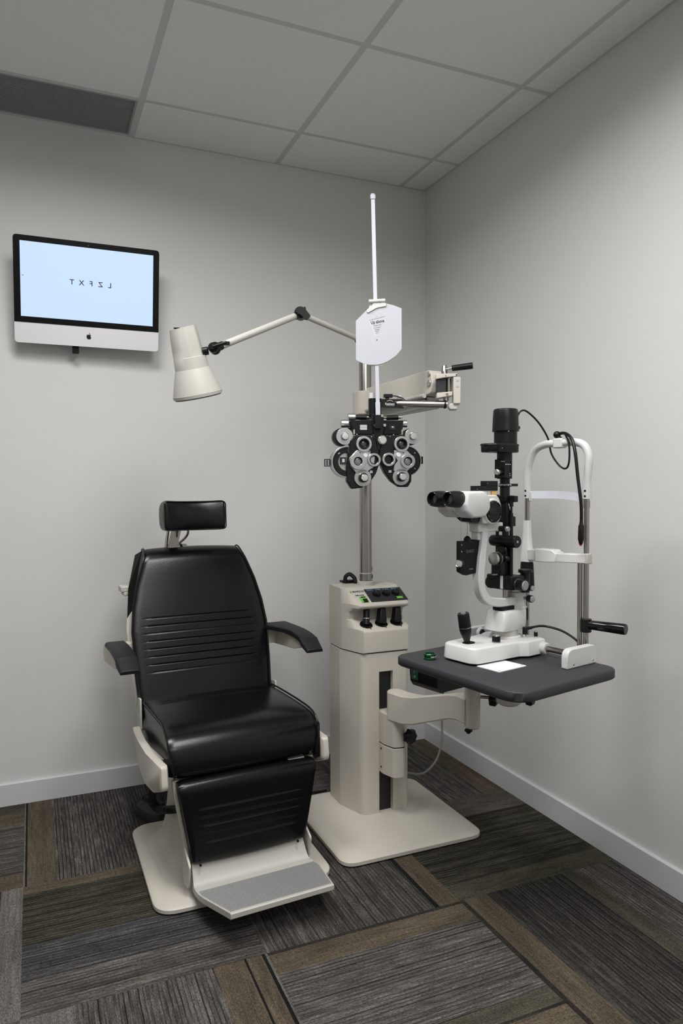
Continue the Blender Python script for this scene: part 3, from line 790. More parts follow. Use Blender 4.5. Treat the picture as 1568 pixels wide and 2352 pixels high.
# ================================================================== SLIT LAMP TABLE   (local frame: x along the instrument, y across it, z from the table top)
TANG = radians(13.25)
TORG = Vector((-.7302, -1.6911, .740))
TS = .9226           # the table and its instruments are drawn at a nominal size and set to their true size by this factor
def t_thing(name, label, cat):
    t = thing(name, label, cat, TORG, TANG); t.scale = (TS, TS, TS); return t
def t_local(p):
    d = Vector(p)-TORG; return Vector((d.x*cos(TANG)+d.y*sin(TANG), -d.x*sin(TANG)+d.y*cos(TANG), d.z))/TS
def t_world(x, y, z):
    return TORG+Vector((x*cos(TANG)-y*sin(TANG), x*sin(TANG)+y*cos(TANG), z))*TS
def make_table():
    t = t_thing('slit_lamp_table', 'charcoal laminate table top with rounded corners, carried by the swing arm of the stand', 'table')
    p0 = [(0, 0), (.458, 0), (.458, .526), (.030, .526)]
    def outl(g, r):
        q = [(.012+g, .008+g), (.457-g, .008+g), (.457-g, .524-g), (.045+g, .524-g)]; return rpoly(q, [r+.02, r, r-.01, r-.01], 9)
    tb = MB().loft([(outl(.004, .046), -.029), (outl(0, .048), -.025), (outl(0, .048), -.004), (outl(.004, .046), 0)])
    tb.build('table_top', TABLE, t, ang=50)
    # power box under the left edge
    pb = MB(); y0, y1 = .372, .492
    pr = rpoly([(.080, -.0290), (.084, -.078), (.095, -.094), (.245, -.092), (.255, -.0290)], .003, 3)
    pb.prism(pr, y0, y1, 'y'); pb.build('power_box', BLACK, t)
    sw = MB().box((.0795, .466, -.052), (.006, .030, .034)).build('rocker_switch', GREENP, t, bevel=.001)
    MB().torus((.076, .464, -.059), (1, 0, 0), .003, .0007, 16, 6).build('switch_mark', WHITEINK, sw)
    MB().box((.0762, .466, -.045), (.001, .0012, .007)).build('switch_mark', WHITEINK, sw)
    # slide flange under the table and its knobs
    MB().lathe((.135, .145, -.029), (0, 0, -1), [(0, .036), (.030, .036), (.044, .033), (.050, .026)], 36).build('slide_flange', BEIGE2, t)
    MB().lathe((.105, .170, -.029), (0, 0, -1), [(0, .009), (.030, .008)], 16).build('stop_pin', BLACK, t)
    star_knob((.150, .095, -.052), (.25, -.95, -.1), .017, .020, BLACK, t)
    MB().bx(.137, .163, .090, .125, -.050, -.029).build('knob_mount', BLACKM, t)
    MB().bx(.12, .36, .12, .36, -.040, -.029).build('slide_plate', BLACKM, t)
    pl = t_local((TPOST[0], TPOST[1], 0)); MB().lathe((pl.x, pl.y, -.040), (0, 0, -1), [(0, .05), (.008, .05), (.010, .027)], 32).build('post_flange', BLACKM, t)
    # rail covers and the rails inside them
    for y in (.0975, .512-.022):
        if y > .3: y = .490
        rc = MB(); c = rpoly([(.316, 0), (.316, .056), (.458, .056), (.458, 0)], [0, .030, .030, 0], 8)
        rc.prism([(x, z+.0003) for x, z in c], y-.011, y+.011, 'y')
        r = rc.build('rail_cover', WHITE, t, bevel=.003, seg=3)
        if y < .3:
            for x in (.345, .438): MB().lathe((x, y-.0105, .011), (0, -1, 0), [(0, .0032), (.0015, .0026)], 12).build('cover_screw', STEEL, r)
    # glide pad
    gp = MB().prism(rrect(.198, .226, .118, .086, .004, 3), .0003, .0023).build('glide_pad', WHITEM, t)
    for x, y in ((.148, .191), (.247, .194)): MB().lathe((x, y, .0023), (0, 0, 1), [(0, .003), (.0008, .0024)], 10).build('pad_screw', STEEL, gp)
make_table()

# ---- condensing lens lying on the table
def make_lens():
    w = t_world(.096, .418, .0003)
    t = thing('condensing_lens', 'small green metal ringed hand lens at the left corner of the charcoal table', 'lens', w, TANG); t.scale = (TS, TS, TS)
    r = MB().lathe((0, 0, 0), (0, 0, 1), [(0, .0170), (.0015, .0188), (.0045, .0188), (.0055, .0172), (.0125, .0172), (.0135, .0188), (.0165, .0188), (.018, .0175), (.018, .0150), (.004, .0135), (0, .0135), (0, .0170)], 48, cap=False)
    ri = r.build('ring', GREENL, t)
    a0 = -2.1
    for i, ch in enumerate('VOLK'):
        a = a0+i*.16
        lettering(ch, .0068, ri, WHITEINK, (.0174*cos(a), .0174*sin(a), .009), (pi/2, 0, a+pi/2), sx=.9)
    lettering('superfield', .0035, ri, WHITEINK, (.0175*cos(-1.15), .0175*sin(-1.15), .009), (pi/2, 0, -1.15+pi/2), name='small_lettering')
    MB().sphere((0, 0, .009), .0148, (1, 1, .35)).build('glass', GLASSG, t)
make_lens()

# ---- chin rest frame
def make_chinrest():
    t = t_thing('chin_rest', 'white arched forehead and chin rest on two steel posts at the table edge', 'chin rest')
    u = .472; yn, yf = .135, .357
    arch = [(u, yf, .500), (u, yf, .548), (u, yf-.005, .590), (u, yf-.028, .636), (u, yf-.067, .654), (u, .245, .656), (u, yn+.045, .656), (u, yn+.010, .644), (u, yn-.006, .612), (u, yn-.004, .570), (u, yn, .535), (u, yn, .500)]
    ar = MB().tube(arch, lambda s: .0122, 16, 8).build('arch', WHITE, t)
    for y in (yn, yf):
        MB().cyl((u, y, .484), (u, y, .512), .0128).build('arch_socket', WHITE, t)
        for z in (.492, .508): MB().lathe((u-.0125, y-.002, z), (-1, -.1, 0), [(0, .0036), (.001, .003)], 10).build('set_screw', BLACKM, ar)
        po = MB(); po.cyl((u, y, -.02), (u, y, .49), .0082, n=24); po.build('post', STEEL, t)
    MB().cyl((u-.008, yn+.016, -.02), (u-.008, yn+.016, .30), .0075).build('post', STEEL, t)
    MB().cyl((u, yn, .456), (u, yn, .478), .0098).build('height_ring', STEEL, t)
    for y in (yn+.006, yf): MB().bx(.459, .486, y-.022, y+.022, -.034, -.006).build('post_bracket', BLACKM, t, bevel=.002)
    # forehead strap, a curved band
    st = MB(); rg = []
    for k in range(17):
        s_ = k/16; y = yf-.016-(yf-yn-.028)*s_; x = u-.004+.030*sin(pi*s_); zc = .4950-.009*s_+.004*sin(pi*s_)
        rg.append([(x, y, zc-.0122), (x+.0015, y, zc-.0122), (x+.0015, y, zc+.0122), (x, y, zc+.0122)])
    st.rings(rg).build('forehead_band', BANDW, t)
    for y in (yf-.014, yn+.010): MB().bx(u-.006, u+.004, y-.005, y+.005, .474, .506).build('band_clip', WHITE, t, bevel=.002)
    # chin cup arm
    sl = MB(); lv = []
    for z, w_, xo in ((.278, .026, 0), (.30, .026, 0), (.325, .0215, 0), (.36, .0175, .0), (.412, .0155, 0)):
        lv.append((rrect(u-xo, yf, w_*1.2, w_*1.6, w_*.5, 6), z))
    sl.loft(lv); sl.build('chin_sleeve', WHITE, t, ang=50)
    cb = MB(); rg = []
    # bar from far post to near post, stepping forward in the middle
    stations = [(yf-.010, .284, .318, -.004), (yf-.050, .286, .322, -.012), (yf-.056, .284, .325, -.022), (yf-.118, .286, .325, -.022), (yf-.130, .288, .314, -.016), (yf-.150, .289, .316, -.020), (yf-.19, .290, .317, -.014), (yn-.004, .290, .318, -.002)]
    for y, z0, z1, dx in stations:
        rg.append([(u+dx-.010, y, z0), (u+dx-.010, y, z1), (u+.012, y, z1), (u+.012, y, z0)])
    cb.rings(rg); cb.build('chin_bar', WHITE, t, bevel=.002)
    MB().lathe((u-.018, .212, .317), (0, 0, 1), [(0, .008), (.003, .0075)], 16).build('paper_pin', WHITE, t)
    MB().bx(u-.012, u+.014, yn-.012, yn+.012, .288, .320).build('bar_clamp', BEIGE2, t, bevel=.003)
    # height knob sleeve
    k = MB(); rg = []
    for z, r in ((.276, .0195), (.27, .0205), (.205, .0235), (.192, .0235), (.190, .021)):
        rg.append([(u+cos(2*pi*i/72)*r*(1-.05*(i % 3 == 0)), yf+sin(2*pi*i/72)*r*(1-.05*(i % 3 == 0)), z) for i in range(72)])
    k.rings(rg); k.build('height_knob', BLACK, t)
    # patient grip on the near post
    g = MB(); g.cyl((u, yn, .082), (u, yn, .122), .0165, ch=.001); g.build('grip_collar', BLACK, t)
    g = MB(); d = Vector((.18, -.98, 0)); g.lathe((u, yn, .105), d, [(0, .013), (.022, .0142), (.118, .0165), (.121, .015)], 28); gg = g.build('hand_grip', BLACKG, t)
    MB().cyl((u+.0218, yn-.1186, .105), (u+.0219, yn-.119, .105), .003).build('grip_screw', STEEL, gg)
    # fixation light: ball joint on the arch and its gooseneck
    MB().bx(u-.014, u+.014, .215, .250, .640, .671).build('arch_saddle', WHITE, t, bevel=.004)
    b = MB(); b.lathe((u, .236, .668), (0, 0, 1), [(0, .011), (.008, .009)], 16); b.sphere((u-.004, .240, .682), .0115); b.build('ball_joint', BLACK, t)
    gn = MB().tube([(u-.004, .236, .684), (u-.012, .205, .684), (u-.024, .172, .664), (u-.034, .152, .620), (u-.038, .140, .55), (u-.038, .128, .47), (u-.036, .128, .42)], .0050, 10, 8).build('gooseneck', BLACK, t)
    lh = MB(); lh = lh.lathe((u-.036, .128, .425), (0, .02, -1), [(0, .0045), (.016, .006), (.022, .0085), (.060, .0088), (.072, .006), (.076, .005)], 20).build('fixation_light', BLACK, t)
    MB().lathe((u-.036, .1297, .350), (0, .02, -1), [(0, .0042), (.006, .0036)], 12).build('light_tip', REDP, lh)
make_chinrest()

# ---- slit lamp
AY_ = .335; AU = .337
def make_slit_lamp():
    t = t_thing('slit_lamp', 'white and black slit lamp microscope with joystick standing on the charcoal table', 'slit lamp')
    # base casting
    def ol(g):
        return rpoly([(.126+g, .266+g), (.315, .256+g), (.340, .240+g), (.426-g, .240+g), (.426-g, .43-g), (.340, .43-g), (.315, .418-g), (.126+g, .404-g)], [.036-g, .012, .006, .008, .008, .006, .012, .036-g], 7)
    b = MB(); b.loft([(ol(.002), .006), (ol(0), .008), (ol(.003), .046), (ol(.005), .0495), (ol(.009), .0515), (ol(.013), .0520)])
    b.build('base', WHITE, t, ang=38)
    MB().loft([(ol(.012), .0005), (ol(.010), .0065)]).build('base_gasket', BLACKM, t)
    # axle and its bearing
    br = MB(); br.cyl((.405, .225, .024), (.405, .245, .024), .0185, ch=.003); br.cyl((.405, .425, .024), (.405, .445, .024), .0185, ch=.003); br.build('axle_bearing', WHITE, t)
    MB().cyl((.405, .110, .024), (.405, .478, .024), .0092).build('axle', STEEL, t)
    for y in (.45,):
        w = MB(); w.cyl((.355, y-.006, .044), (.355, y+.006, .044), .018, ch=.003); w.cyl((.355, .415, .036), (.355, y, .036), .008); w = w.build('side_wheel', WHITE, t)
        MB().cyl((.355, y-.008, .044), (.355, y-.006, .044), .012).build('wheel_hub', BLACK, w)
    # turret: ring, drum
    MB().lathe((AU+.004, AY_, .050), (0, 0, 1), [(0, .049), (.006, .048), (.009, .045), (.010, .043)], 48).build('base_ring', WHITE, t)
    MB().lathe((AU+.002, AY_, .055), (0, 0, 1), [(0, .040), (.025, .040)], 48).build('turret_neck', BEIGE2, t)
    d = MB()
    def dr(x0, x1, w, r): return rpoly([(x0, AY_-w), (x1, AY_-w), (x1, AY_+w), (x0, AY_+w)], r, 8)
    d.loft([(dr(.277, .402, .041, .028), .078), (dr(.275, .404, .042, .030), .080), (dr(.283, .406, .042, .028), .106), (dr(.292, .407, .040, .026), .131), (dr(.296, .404, .037, .024), .136), (dr(.300, .400, .034, .022), .138)])
    d.build('turret', WHITE, t, ang=36)
    MB().bx(.400, .412, AY_-.034, AY_-.020, .10, .140).build('turret_lever', BLACK, t, bevel=.003)
    # microscope arm: flat casting rising on the operator side
    cl = catmull([(.395, 0, .163), (.345, 0, .163), (.300, 0, .164), (.250, 0, .176), (.222, 0, .206), (.214, 0, .25), (.219, 0, .30), (.228, 0, .36), (.232, 0, .405)], 6)
    rg = []
    for i, p in enumerate(cl):
        tn = (cl[min(i+1, len(cl)-1)]-cl[max(i-1, 0)]).normalized(); nn = Vector((tn.z, 0, -tn.x))
        w, h, c_ = .0145, .0135, .003
        if i > len(cl)-12: h = .012
        a = [(-w+c_, -h), (w-c_, -h), (w, -h+c_), (w, h-c_), (w-c_, h), (-w+c_, h), (-w, h-c_), (-w, -h+c_)]
        rg.append([(p.x+nn.x*q, AY_-.004+s_, p.z+nn.z*q) for s_, q in a])
    MB().rings(rg).build('microscope_arm', WHITE, t, ang=40)
    ab = MB(); ab.lathe((.392, AY_, .132), (0, 0, 1), [(0, .034), (.010, .034), (.014, .030), (.056, .030), (.060, .026)], 36); ab.build('arm_hub', WHITE, t)
    MB().bx(.30, .36, AY_-.02, AY_+.015, .139, .149).build('arm_gap_plate', BLACKM, t)  # black plate filling the gap between turret and microscope arm
    MB().lathe((.318, AY_-.0235, .150), (0, -1, 0), [(0, .0012), (.001, .0012)], 8).build('arm_screw', BLACKM, t)
    kn = MB(); kn.cyl((.395, AY_-.028, .172), (.395, AY_-.045, .172), .005); kn.build('lock_rod', STEEL, t)
    kn = MB().lathe((.395, AY_-.043, .172), (0, -1, 0), [(0, .009), (.004, .0115), (.018, .0115)], 24).build('lock_knob', BLACK, t)
    MB().lathe((.395, AY_-.061, .172), (0, -1, 0), [(0, .0105), (.004, .0095), (.005, .008)], 24).build('knob_cap', SILVER, kn)
    # joystick
    o = Vector((.174, .338, .052)); ax = Vector((-.19, 0, .98)).normalized()
    MB().loft([(rrect(.180, .338, .040, .030, .014, 6), .051), (rrect(.180, .338, .038, .028, .013, 6), .0545)]).build('joystick_boot', BLACKM, t)
    j = MB().lathe(o, ax, [(0, .0085), (.010, .0095), (.022, .0135), (.038, .0175), (.050, .0185), (.052, .0185), (.090, .0178), (.094, .0165)], 32).build('joystick', BLACK, t)
    MB().lathe(o+ax*.050, ax, [(0, .0189), (.0022, .0189)], 32).build('chrome_band', CHROME, j)
    MB().lathe(o+ax*.0935, ax, [(0, .0085), (.003, .0080), (.004, .006)], 20).build('push_button', SILVER, j)
    # base knobs and cable plug
    for x, y, z, r, h in ((.250, .292, .0515, .0125, .016), (.408, .270, .0515, .0060, .012)):
        k = MB().lathe((x, y, z+.004), (0, 0, 1), [(0, r), (h, r), (h+.001, r-.001)], 24).build('base_knob', BLACK, t)
        MB().lathe((x, y, z-.001), (0, 0, 1), [(0, r*1.04), (.005, r*1.04)], 24).build('knob_ring', SILVER, k)
        MB().lathe((x, y, z+h+.004), (0, 0, 1), [(0, r*.9), (.003, r*.8), (.004, r*.6)], 24).build('knob_cap', SILVER, k)
    MB().lathe((.372, .283, .050), (0, 0, 1), [(0, .0065), (.017, .0065)], 16).build('socket', CHROME, t)
    pg = MB(); pg.lathe((.372, .283, .064), (0, 0, 1), [(0, .0078), (.018, .0078), (.022, .006)], 16); pg.cyl((.372, .283, .080), (.396, .277, .082), .005, n=12); pg.build('cable_plug', BLACK, t)
    MB().tube([(.390, .279, .0815), (.420, .266, .086), (.445, .250, .083), (.46, .21, .074), (.462, .165, .056), (.462, .150, .040), (.462, .146, .012)], .0036, 8, 8).build('power_lead', BLACK, t)
    # ---------------- illumination tower
    X0, Y0 = .337, AY_
    lb = MB(); lb.cyl((X0+.005, Y0, .176), (X0+.005, Y0, .21), .009); lb.build('tower_pivot', STEEL, t)
    x = MB(); x.bx(X0-.026, X0+.034, Y0-.050, Y0+.052, .203, .247); bx_ = x.build('slit_drive_box', BLACK, t, bevel=.004)
    MB().bx(X0-.0275, X0-.026, Y0-.016, Y0-.006, .206, .250).build('scale_plate', ALU, bx_)
    MB().prism(rpoly([(X0-.065, Y0-.004), (X0-.048, Y0-.012), (X0-.020, Y0-.008), (X0-.018, Y0+.014), (X0-.04, Y0+.010)], .004, 4), .250, .2535).build('index_lever', STEEL, bx_)
    MB().lathe((X0, Y0+.052, .219), (0, 1, 0), [(0, .021), (.004, .021), (.006, .018), (.012, .018)], 32).build('slit_knob', BLACK, t)
    k = MB(); k.lathe((X0+.004, Y0-.050, .220), (0, -1, 0), [(0, .0175), (.026, .0165)], 32); k = k.build('slit_knob', BLACK, t)
    MB().lathe((X0+.004, Y0-.050, .220), (0, -1, 0), [(0, .0185), (.002, .0185)], 32).build('knob_ring', SILVER, k)
    MB().lathe((X0+.004, Y0-.074, .220), (0, -1, 0), [(0, .0158), (.004, .0150), (.0055, .013)], 32).build('knob_cap', SILVER, k)
    MB().lathe((X0+.062, Y0-.030, .190), (0, 0, 1), [(0, .014), (.06, .014), (.062, .022), (.070, .022), (.072, .020)], 28).build('tilt_housing', BLACK, t)
    MB().bx(X0+.03, X0+.066, Y0-.044, Y0-.010, .200, .235).build('tilt_bracket', BLACK, t, bevel=.003)
    k = MB(); k.cyl((X0+.060, Y0-.040, .205), (X0+.060, Y0-.060, .205), .0085); k = k.build('tilt_knob', BLACK, t)
    MB().lathe((X0+.060, Y0-.059, .205), (0, -1, 0), [(0, .0088), (.004, .0082), (.005, .007)], 20).build('knob_cap', SILVER, k)
    # housing with rounded top and side control
    h = MB(); hp = rpoly([(Y0-.020, .247), (Y0-.020, .338), (Y0+.020, .338), (Y0+.020, .247)], [0, .016, .016, 0], 6)
    h.prism(hp, X0-.016, X0+.016, 'x'); h.build('slit_housing', BLACKG, t, bevel=.003)
    MB().bx(X0-.038, X0-.014, Y0-.018, Y0+.022, .247, .292).build('slit_front', BLACK, t, bevel=.003)
    k = MB(); k.cyl((X0-.014, Y0-.004, .300), (X0-.052, Y0-.004, .300), .0175); k = k.build('aperture_knob', BLACK, t)
    MB().lathe((X0-.036, Y0-.004, .300), (-1, 0, 0), [(0, .0205), (.002, .0205)], 32).build('knob_ring', SILVER, k)
    MB().lathe((X0-.052, Y0-.004, .300), (-1, 0, 0), [(0, .0205), (.006, .0195), (.0075, .017)], 32).build('knob_cap', SILVER, k)
    MB().sphere((X0-.020, Y0-.024, .300), .010).build('side_stud', BLACK, t)
    # cross drum
    k = MB().lathe((X0, Y0+.052, .352), (0, -1, 0), [(0, .0155), (.003, .0175), (.034, .0185), (.036, .0178), (.080, .0190), (.100, .0190), (.102, .018)], 32).build('cross_drum', BLACK, t)
    MB().lathe((X0, Y0-.050, .352), (0, -1, 0), [(0, .0042), (.001, .0042)], 16).build('drum_pin', SILVER, k)
    # uprights
    MB().bx(X0-.006, X0+.008, Y0-.010, Y0+.006, .370, .452).build('centre_upright', BLACK, t)
    MB().cyl((X0, Y0-.026, .215), (X0, Y0-.026, .440), .0055).build('support_rod', BLACK, t)
    MB().cyl((X0, Y0-.026, .440), (X0, Y0-.026, .466), .0035).build('support_rod', BLACK, t)
    MB().cyl((X0, Y0-.026, .460), (X0, Y0-.026, .480), .0062).build('rod_head', BLACK, t)
    MB().cyl((X0, Y0+.030, .215), (X0, Y0+.030, .450), .0055).build('support_rod', BLACK, t)
    w = MB(); w.prism([(X0-.014, .398), (X0+.026, .398), (X0+.026, .428), (X0+.008, .432), (X0-.010, .472), (X0-.018, .472)], Y0-.022, Y0+.012, 'y'); w = w.build('mirror_bracket', BLACK, t, bevel=.002)
    MB().lathe((X0+.012, Y0-.0225, .413), (0, -1, 0), [(0, .0018), (.001, .0018)], 8).build('screw', BLACKM, w)
    # prism head
    q = MB(); q.bx(X0-.020, X0+.022, Y0-.022, Y0+.020, .482, .494); q.prism([(X0-.022, .476), (X0+.018, .476), (X0+.022, .482), (X0+.022, .492), (X0-.022, .492)], Y0-.020, Y0+.020, 'y')
    q.prism([(X0-.014, .468), (X0+.014, .468), (X0+.020, .478), (X0-.022, .478)], Y0-.016, Y0+.016, 'y'); q = q.build('prism_head', BLACK, t, bevel=.0015)
    MB().bx(X0-.004, X0+.012, Y0-.042, Y0-.020, .474, .493).build('prism_clamp', BLACK, q, bevel=.001)
    for yy, zz in ((-.0225, .489), (-.0225, .481)): MB().lathe((X0+.014, Y0+yy, zz), (0, -1, 0), [(0, .0014), (.0008, .0014)], 8).build('screw', SILVER, q)
    # lens tube, graduated ring
    g = MB(); g.cyl((X0, Y0, .490), (X0, Y0, .548), .0155); tb = g.build('lens_tube', BLACK, t)
    MB().lathe((X0, Y0, .521), (0, 0, 1), [(0, .0185), (.001, .0195), (.009, .0195), (.010, .0185)], 40).build('graduated_ring', BLACK, tb)
    tk = MB()
    for i in range(40):
        a = 2*pi*i/40; hh = .004 if i % 4 else .006
        tk.box((X0+.0196*cos(a), Y0+.0196*sin(a), .5295-hh/2), (.0007, .0007, hh), rz=a)
    tk.build('graduation', WHITEINK, tb)
    MB().bx(X0+.010, X0+.040, Y0-.018, Y0-.006, .5225, .5305).build('ring_handle', BLACK, tb)
    # filter body
    f = MB(); f.cyl((X0-.002, Y0, .546), (X0-.002, Y0, .632), .0235); f.bx(X0-.030, X0+.004, Y0-.024, Y0+.016, .548, .606); f = f.build('filter_body', BLACK, t, bevel=.0015)
    MB().bx(X0-.002, X0+.0, Y0-.0255, Y0-.0235, .560, .600).build('filter_slot', BLACKM, f)
    dots = MB()
    for x_ in (-.024, -.015, -.006): dots.lathe((X0+x_, Y0-.0245, .590), (0, -1, 0), [(0, .0018), (.0006, .0018)], 10)
    dots.lathe((X0-.006, Y0-.0245, .562), (0, -1, 0), [(0, .0013), (.0006, .0013)], 8); dots.lathe((X0-.006, Y0-.0245, .556), (0, -1, 0), [(0, .0013), (.0006, .0013)], 8)
    dots.build('filter_dots', WHITEINK, f)
    MB().cyl((X0-.020, Y0-.022, .598), (X0-.042, Y0-.022, .599), .002).build('filter_lever', STEEL, t)
    k = MB(); k.cyl((X0-.028, Y0-.010, .566), (X0-.050, Y0-.014, .566), .0095); k = k.build('filter_knob', BLACK, t)
    MB().lathe((X0-.049, Y0-.0138, .566), (-1, -.15, 0), [(0, .0092), (.008, .0088), (.0095, .007)], 24).build('knob_cap', SILVER, k)
    # lamp housing
    fl = MB(); ov = []
    fl.loft([(rpoly([(X0-.085, Y0-.034), (X0+.036, Y0-.036), (X0+.036, Y0+.036), (X0-.085, Y0+.034)], .032, 8), .627), (rpoly([(X0-.087, Y0-.036), (X0+.038, Y0-.038), (X0+.038, Y0+.038), (X0-.087, Y0+.036)], .034, 8), .630),
             (rpoly([(X0-.087, Y0-.036), (X0+.038, Y0-.038), (X0+.038, Y0+.038), (X0-.087, Y0+.036)], .034, 8), .646), (rpoly([(X0-.090, Y0-.038), (X0+.040, Y0-.040), (X0+.040, Y0+.040), (X0-.090, Y0+.038)], .036, 8), .648), (rpoly([(X0-.088, Y0-.037), (X0+.038, Y0-.038), (X0+.038, Y0+.038), (X0-.088, Y0+.037)], .034, 8), .653)])
    fl = fl.build('filter_wheel', BLACK, t, ang=50)
    MB().lathe((X0-.056, Y0-.034, .638), (0, -1, 0), [(0, .0018), (.0035, .0018)], 10).build('screw', SILVER, fl)
    l = MB(); l.lathe((X0+.002, Y0, .651), (0, 0, 1), [(0, .0355), (.046, .0355)], 48); l = l.build('lamp_neck', BLACK, t)
    MB().lathe((X0-.020, Y0-.0305, .691), (-.55, -.83, 0), [(0, .0025), (.0012, .002)], 10).build('screw', SILVER, l)
    l = MB(); l.lathe((X0+.002, Y0, .692), (0, 0, 1), [(0, .039), (.001, .0412), (.004, .0412), (.010, .0405), (.040, .0392), (.064, .0375), (.068, .0362), (.0700, .0335)], 56)
    l = l.build('lamp_housing', BLACK, t)
    MB().sphere((X0+.030, Y0-.026, .704), .0065).build('side_stud', BLACK, l)
    ring = MB().lathe((X0+.002, Y0, .7615), (0, 0, 1), [(0, .028), (.001, .028)], 40).build('housing_lid', BLACKM, l)
    # lamp lead to the fixation joint
    MB().tube([(X0+.040, Y0-.012, .705), (X0+.042, Y0-.012, .735), (X0+.050, Y0-.018, .756), (X0+.072, Y0-.025, .757), (X0+.105, Y0-.045, .722), (X0+.13, Y0-.062, .672), (.470, .262, .624), (.462, .225, .585), (.458, .198, .577), (.454, .185, .60), (.455, .187, .650), (.462, .205, .680)], .0030, 8, 8).build('lamp_lead', BLACK, t)
    # ---------------- microscope
    vy = .338
    # main body behind the tubes
    bd = MB(); bp = rpoly([(.196, .411), (.262, .411), (.284, .452), (.270, .486), (.258, .497), (.190, .497)], [.012, .02, .03, .016, .006, .006], 5)
    bd.prism(bp, vy-.040, vy+.040, 'y'); bd.build('microscope_body', WHITE, t, bevel=.004, seg=3)
    for s_ in (-1, 1):
        k = MB(); k.lathe((.238, vy+s_*.039, .447), (0, s_, 0), [(0, .0400), (.004, .0385), (.006, .036)], 48); k.build('drum_collar', WHITE, t)
        kk = MB(); kk.lathe((.238, vy+s_*.044, .447), (0, s_, 0), [(0, .0330), (.004, .0325), (.006, .031), (.006, .028), (.004, .0275)], 48); kk = kk.build('magnification_knob', BLACK, t)
        MB().box((.238, vy+s_*.0495, .450), (.052, .004, .018)).build('finger_bar', BLACKG, kk, bevel=.002)
        dm = MB()
        for a in (.55, 1.2, 1.95, 2.6, 3.6, 4.2, 5.2, 5.75): dm.box((.238+.0295*cos(a), vy+s_*.0501, .447+.0295*sin(a)), (.003, .0006, .0022))
        dm.build('scale_mark', INKG, kk)
    bb = MB(); bb.bx(.200, .310, vy-.020, vy+.018, .385, .412); bb.bx(.206, .226, vy-.012, vy+.016, .36, .386); bb.build('microscope_bracket', WHITE, t, bevel=.003)
    MB().bx(.198, .255, vy-.0205, vy+.0185, .408, .4125).build('bracket_gap', BEIGE2, t)
    k = MB(); k.cyl((.296, vy-.018, .393), (.296, vy-.046, .393), .009); k = k.build('focus_knob', BLACK, t)
    MB().lathe((.296, vy-.045, .393), (0, -1, 0), [(0, .0088), (.006, .0084), (.008, .007)], 20).build('knob_cap', SILVER, k)
    # black lower prism cover
    lp = MB(); lp.rings([[(.150, vy-.036, .436), (.232, vy-.036, .436), (.232, vy+.036, .436), (.150, vy+.036, .436)], [(.166, vy-.022, .416), (.215, vy-.022, .410), (.215, vy+.022, .410), (.166, vy+.022, .416)]])
    lp.build('prism_cover', BLACKG, t, bevel=.004)
    for s_, nm in ((-1, 0), (1, 1)):
        yc = vy+s_*.032
        # binocular housing
        pf = rpoly([(.112, .508), (.182, .509), (.205, .494), (.210, .456), (.186, .432), (.135, .430), (.106, .448), (.100, .470)], [.008, .018, .02, .02, .02, .02, .02, .01], 5)
        hb = MB(); rg = []
        for yy, sc in ((-.0305, .84), (-.0275, .94), (-.020, 1), (.020, 1), (.0275, .94), (.0305, .84)):
            rg.append([(.160+(p[0]-.160)*sc, yc+yy, .471+(p[1]-.471)*sc) for p in pf])
        hb.rings(rg); hb.build('binocular_housing', WHITE, t, ang=50)
        o = Vector((.118, yc, .485)); d = Vector((-1, 0, .02)).normalized()
        e = MB().lathe(o, d, [(0, .0215), (.006, .0225), (.012, .0225), (.014, .0242), (.034, .0242), (.042, .0235), (.054, .0220), (.058, .0205), (.058, .0175), (.050, .0165), (.044, .016), (.044, 0)], 44).build('eyepiece', BLACK, t, ang=50)
        MB().lathe(o+d*.046, d, [(0, .0155), (.0015, .0150), (.003, .010), (.0035, 0)], 36).build('eyepiece_lens', GLASSD, e)
        MB().torus(o+d*.0585, d, .0195, .0014).build('eyecup_rim', BLACKG, e)
        dm = MB()
        for i in range(16):
            a = 2*pi*i/16; yy_, zz_ = .0229*cos(a), .0229*sin(a); dm.box(o+d*.0075+Vector((0, yy_, zz_)), (.0045, .0010, .0010))
        dm.build('dioptre_mark', WHITEINK, e)
    # filter box over the microscope
    y0, y1 = vy-.014, vy+.010
    fb = MB(); fb.bx(.196, .292, y0, y1, .509, .524); fb.bx(.240, .292, y0, y1, .524, .539); fb = fb.build('filter_slider', BLACK, t, bevel=.001)
    MB().bx(.192, .300, y0, y1, .487, .497).build('filter_tray', BLACK, t, bevel=.001)
    MB().bx(.226, .245, y0+.002, y1-.002, .4975, .5085).build('frosted_filter', FROST, fb)
    MB().bx(.247, .262, y0+.002, y1-.002, .4975, .5085).build('pale_filter', BEIGE2, fb)
    MB().bx(.266, .288, y0+.002, y1-.002, .4975, .5085).build('amber_filter', AMBER, fb)
    for x_, z_ in ((.200, .514), (.246, .532)): MB().lathe((x_, y0, z_), (0, -1, 0), [(0, .0014), (.0006, .0014)], 8).build('screw', SILVER, fb)
    MB().lathe((.208, y0+.004, .497), (0, 0, 1), [(0, .003), (.010, .0045), (.013, .0045)], 12).build('filter_pin', SILVER, fb)
    # tonometer guide rods
    for dy in (-.006, .006): MB().cyl((.214, vy+dy, .345), (.214, vy+dy, .385), .003, n=10).build('guide_rod', STEEL, t)
make_slit_lamp()

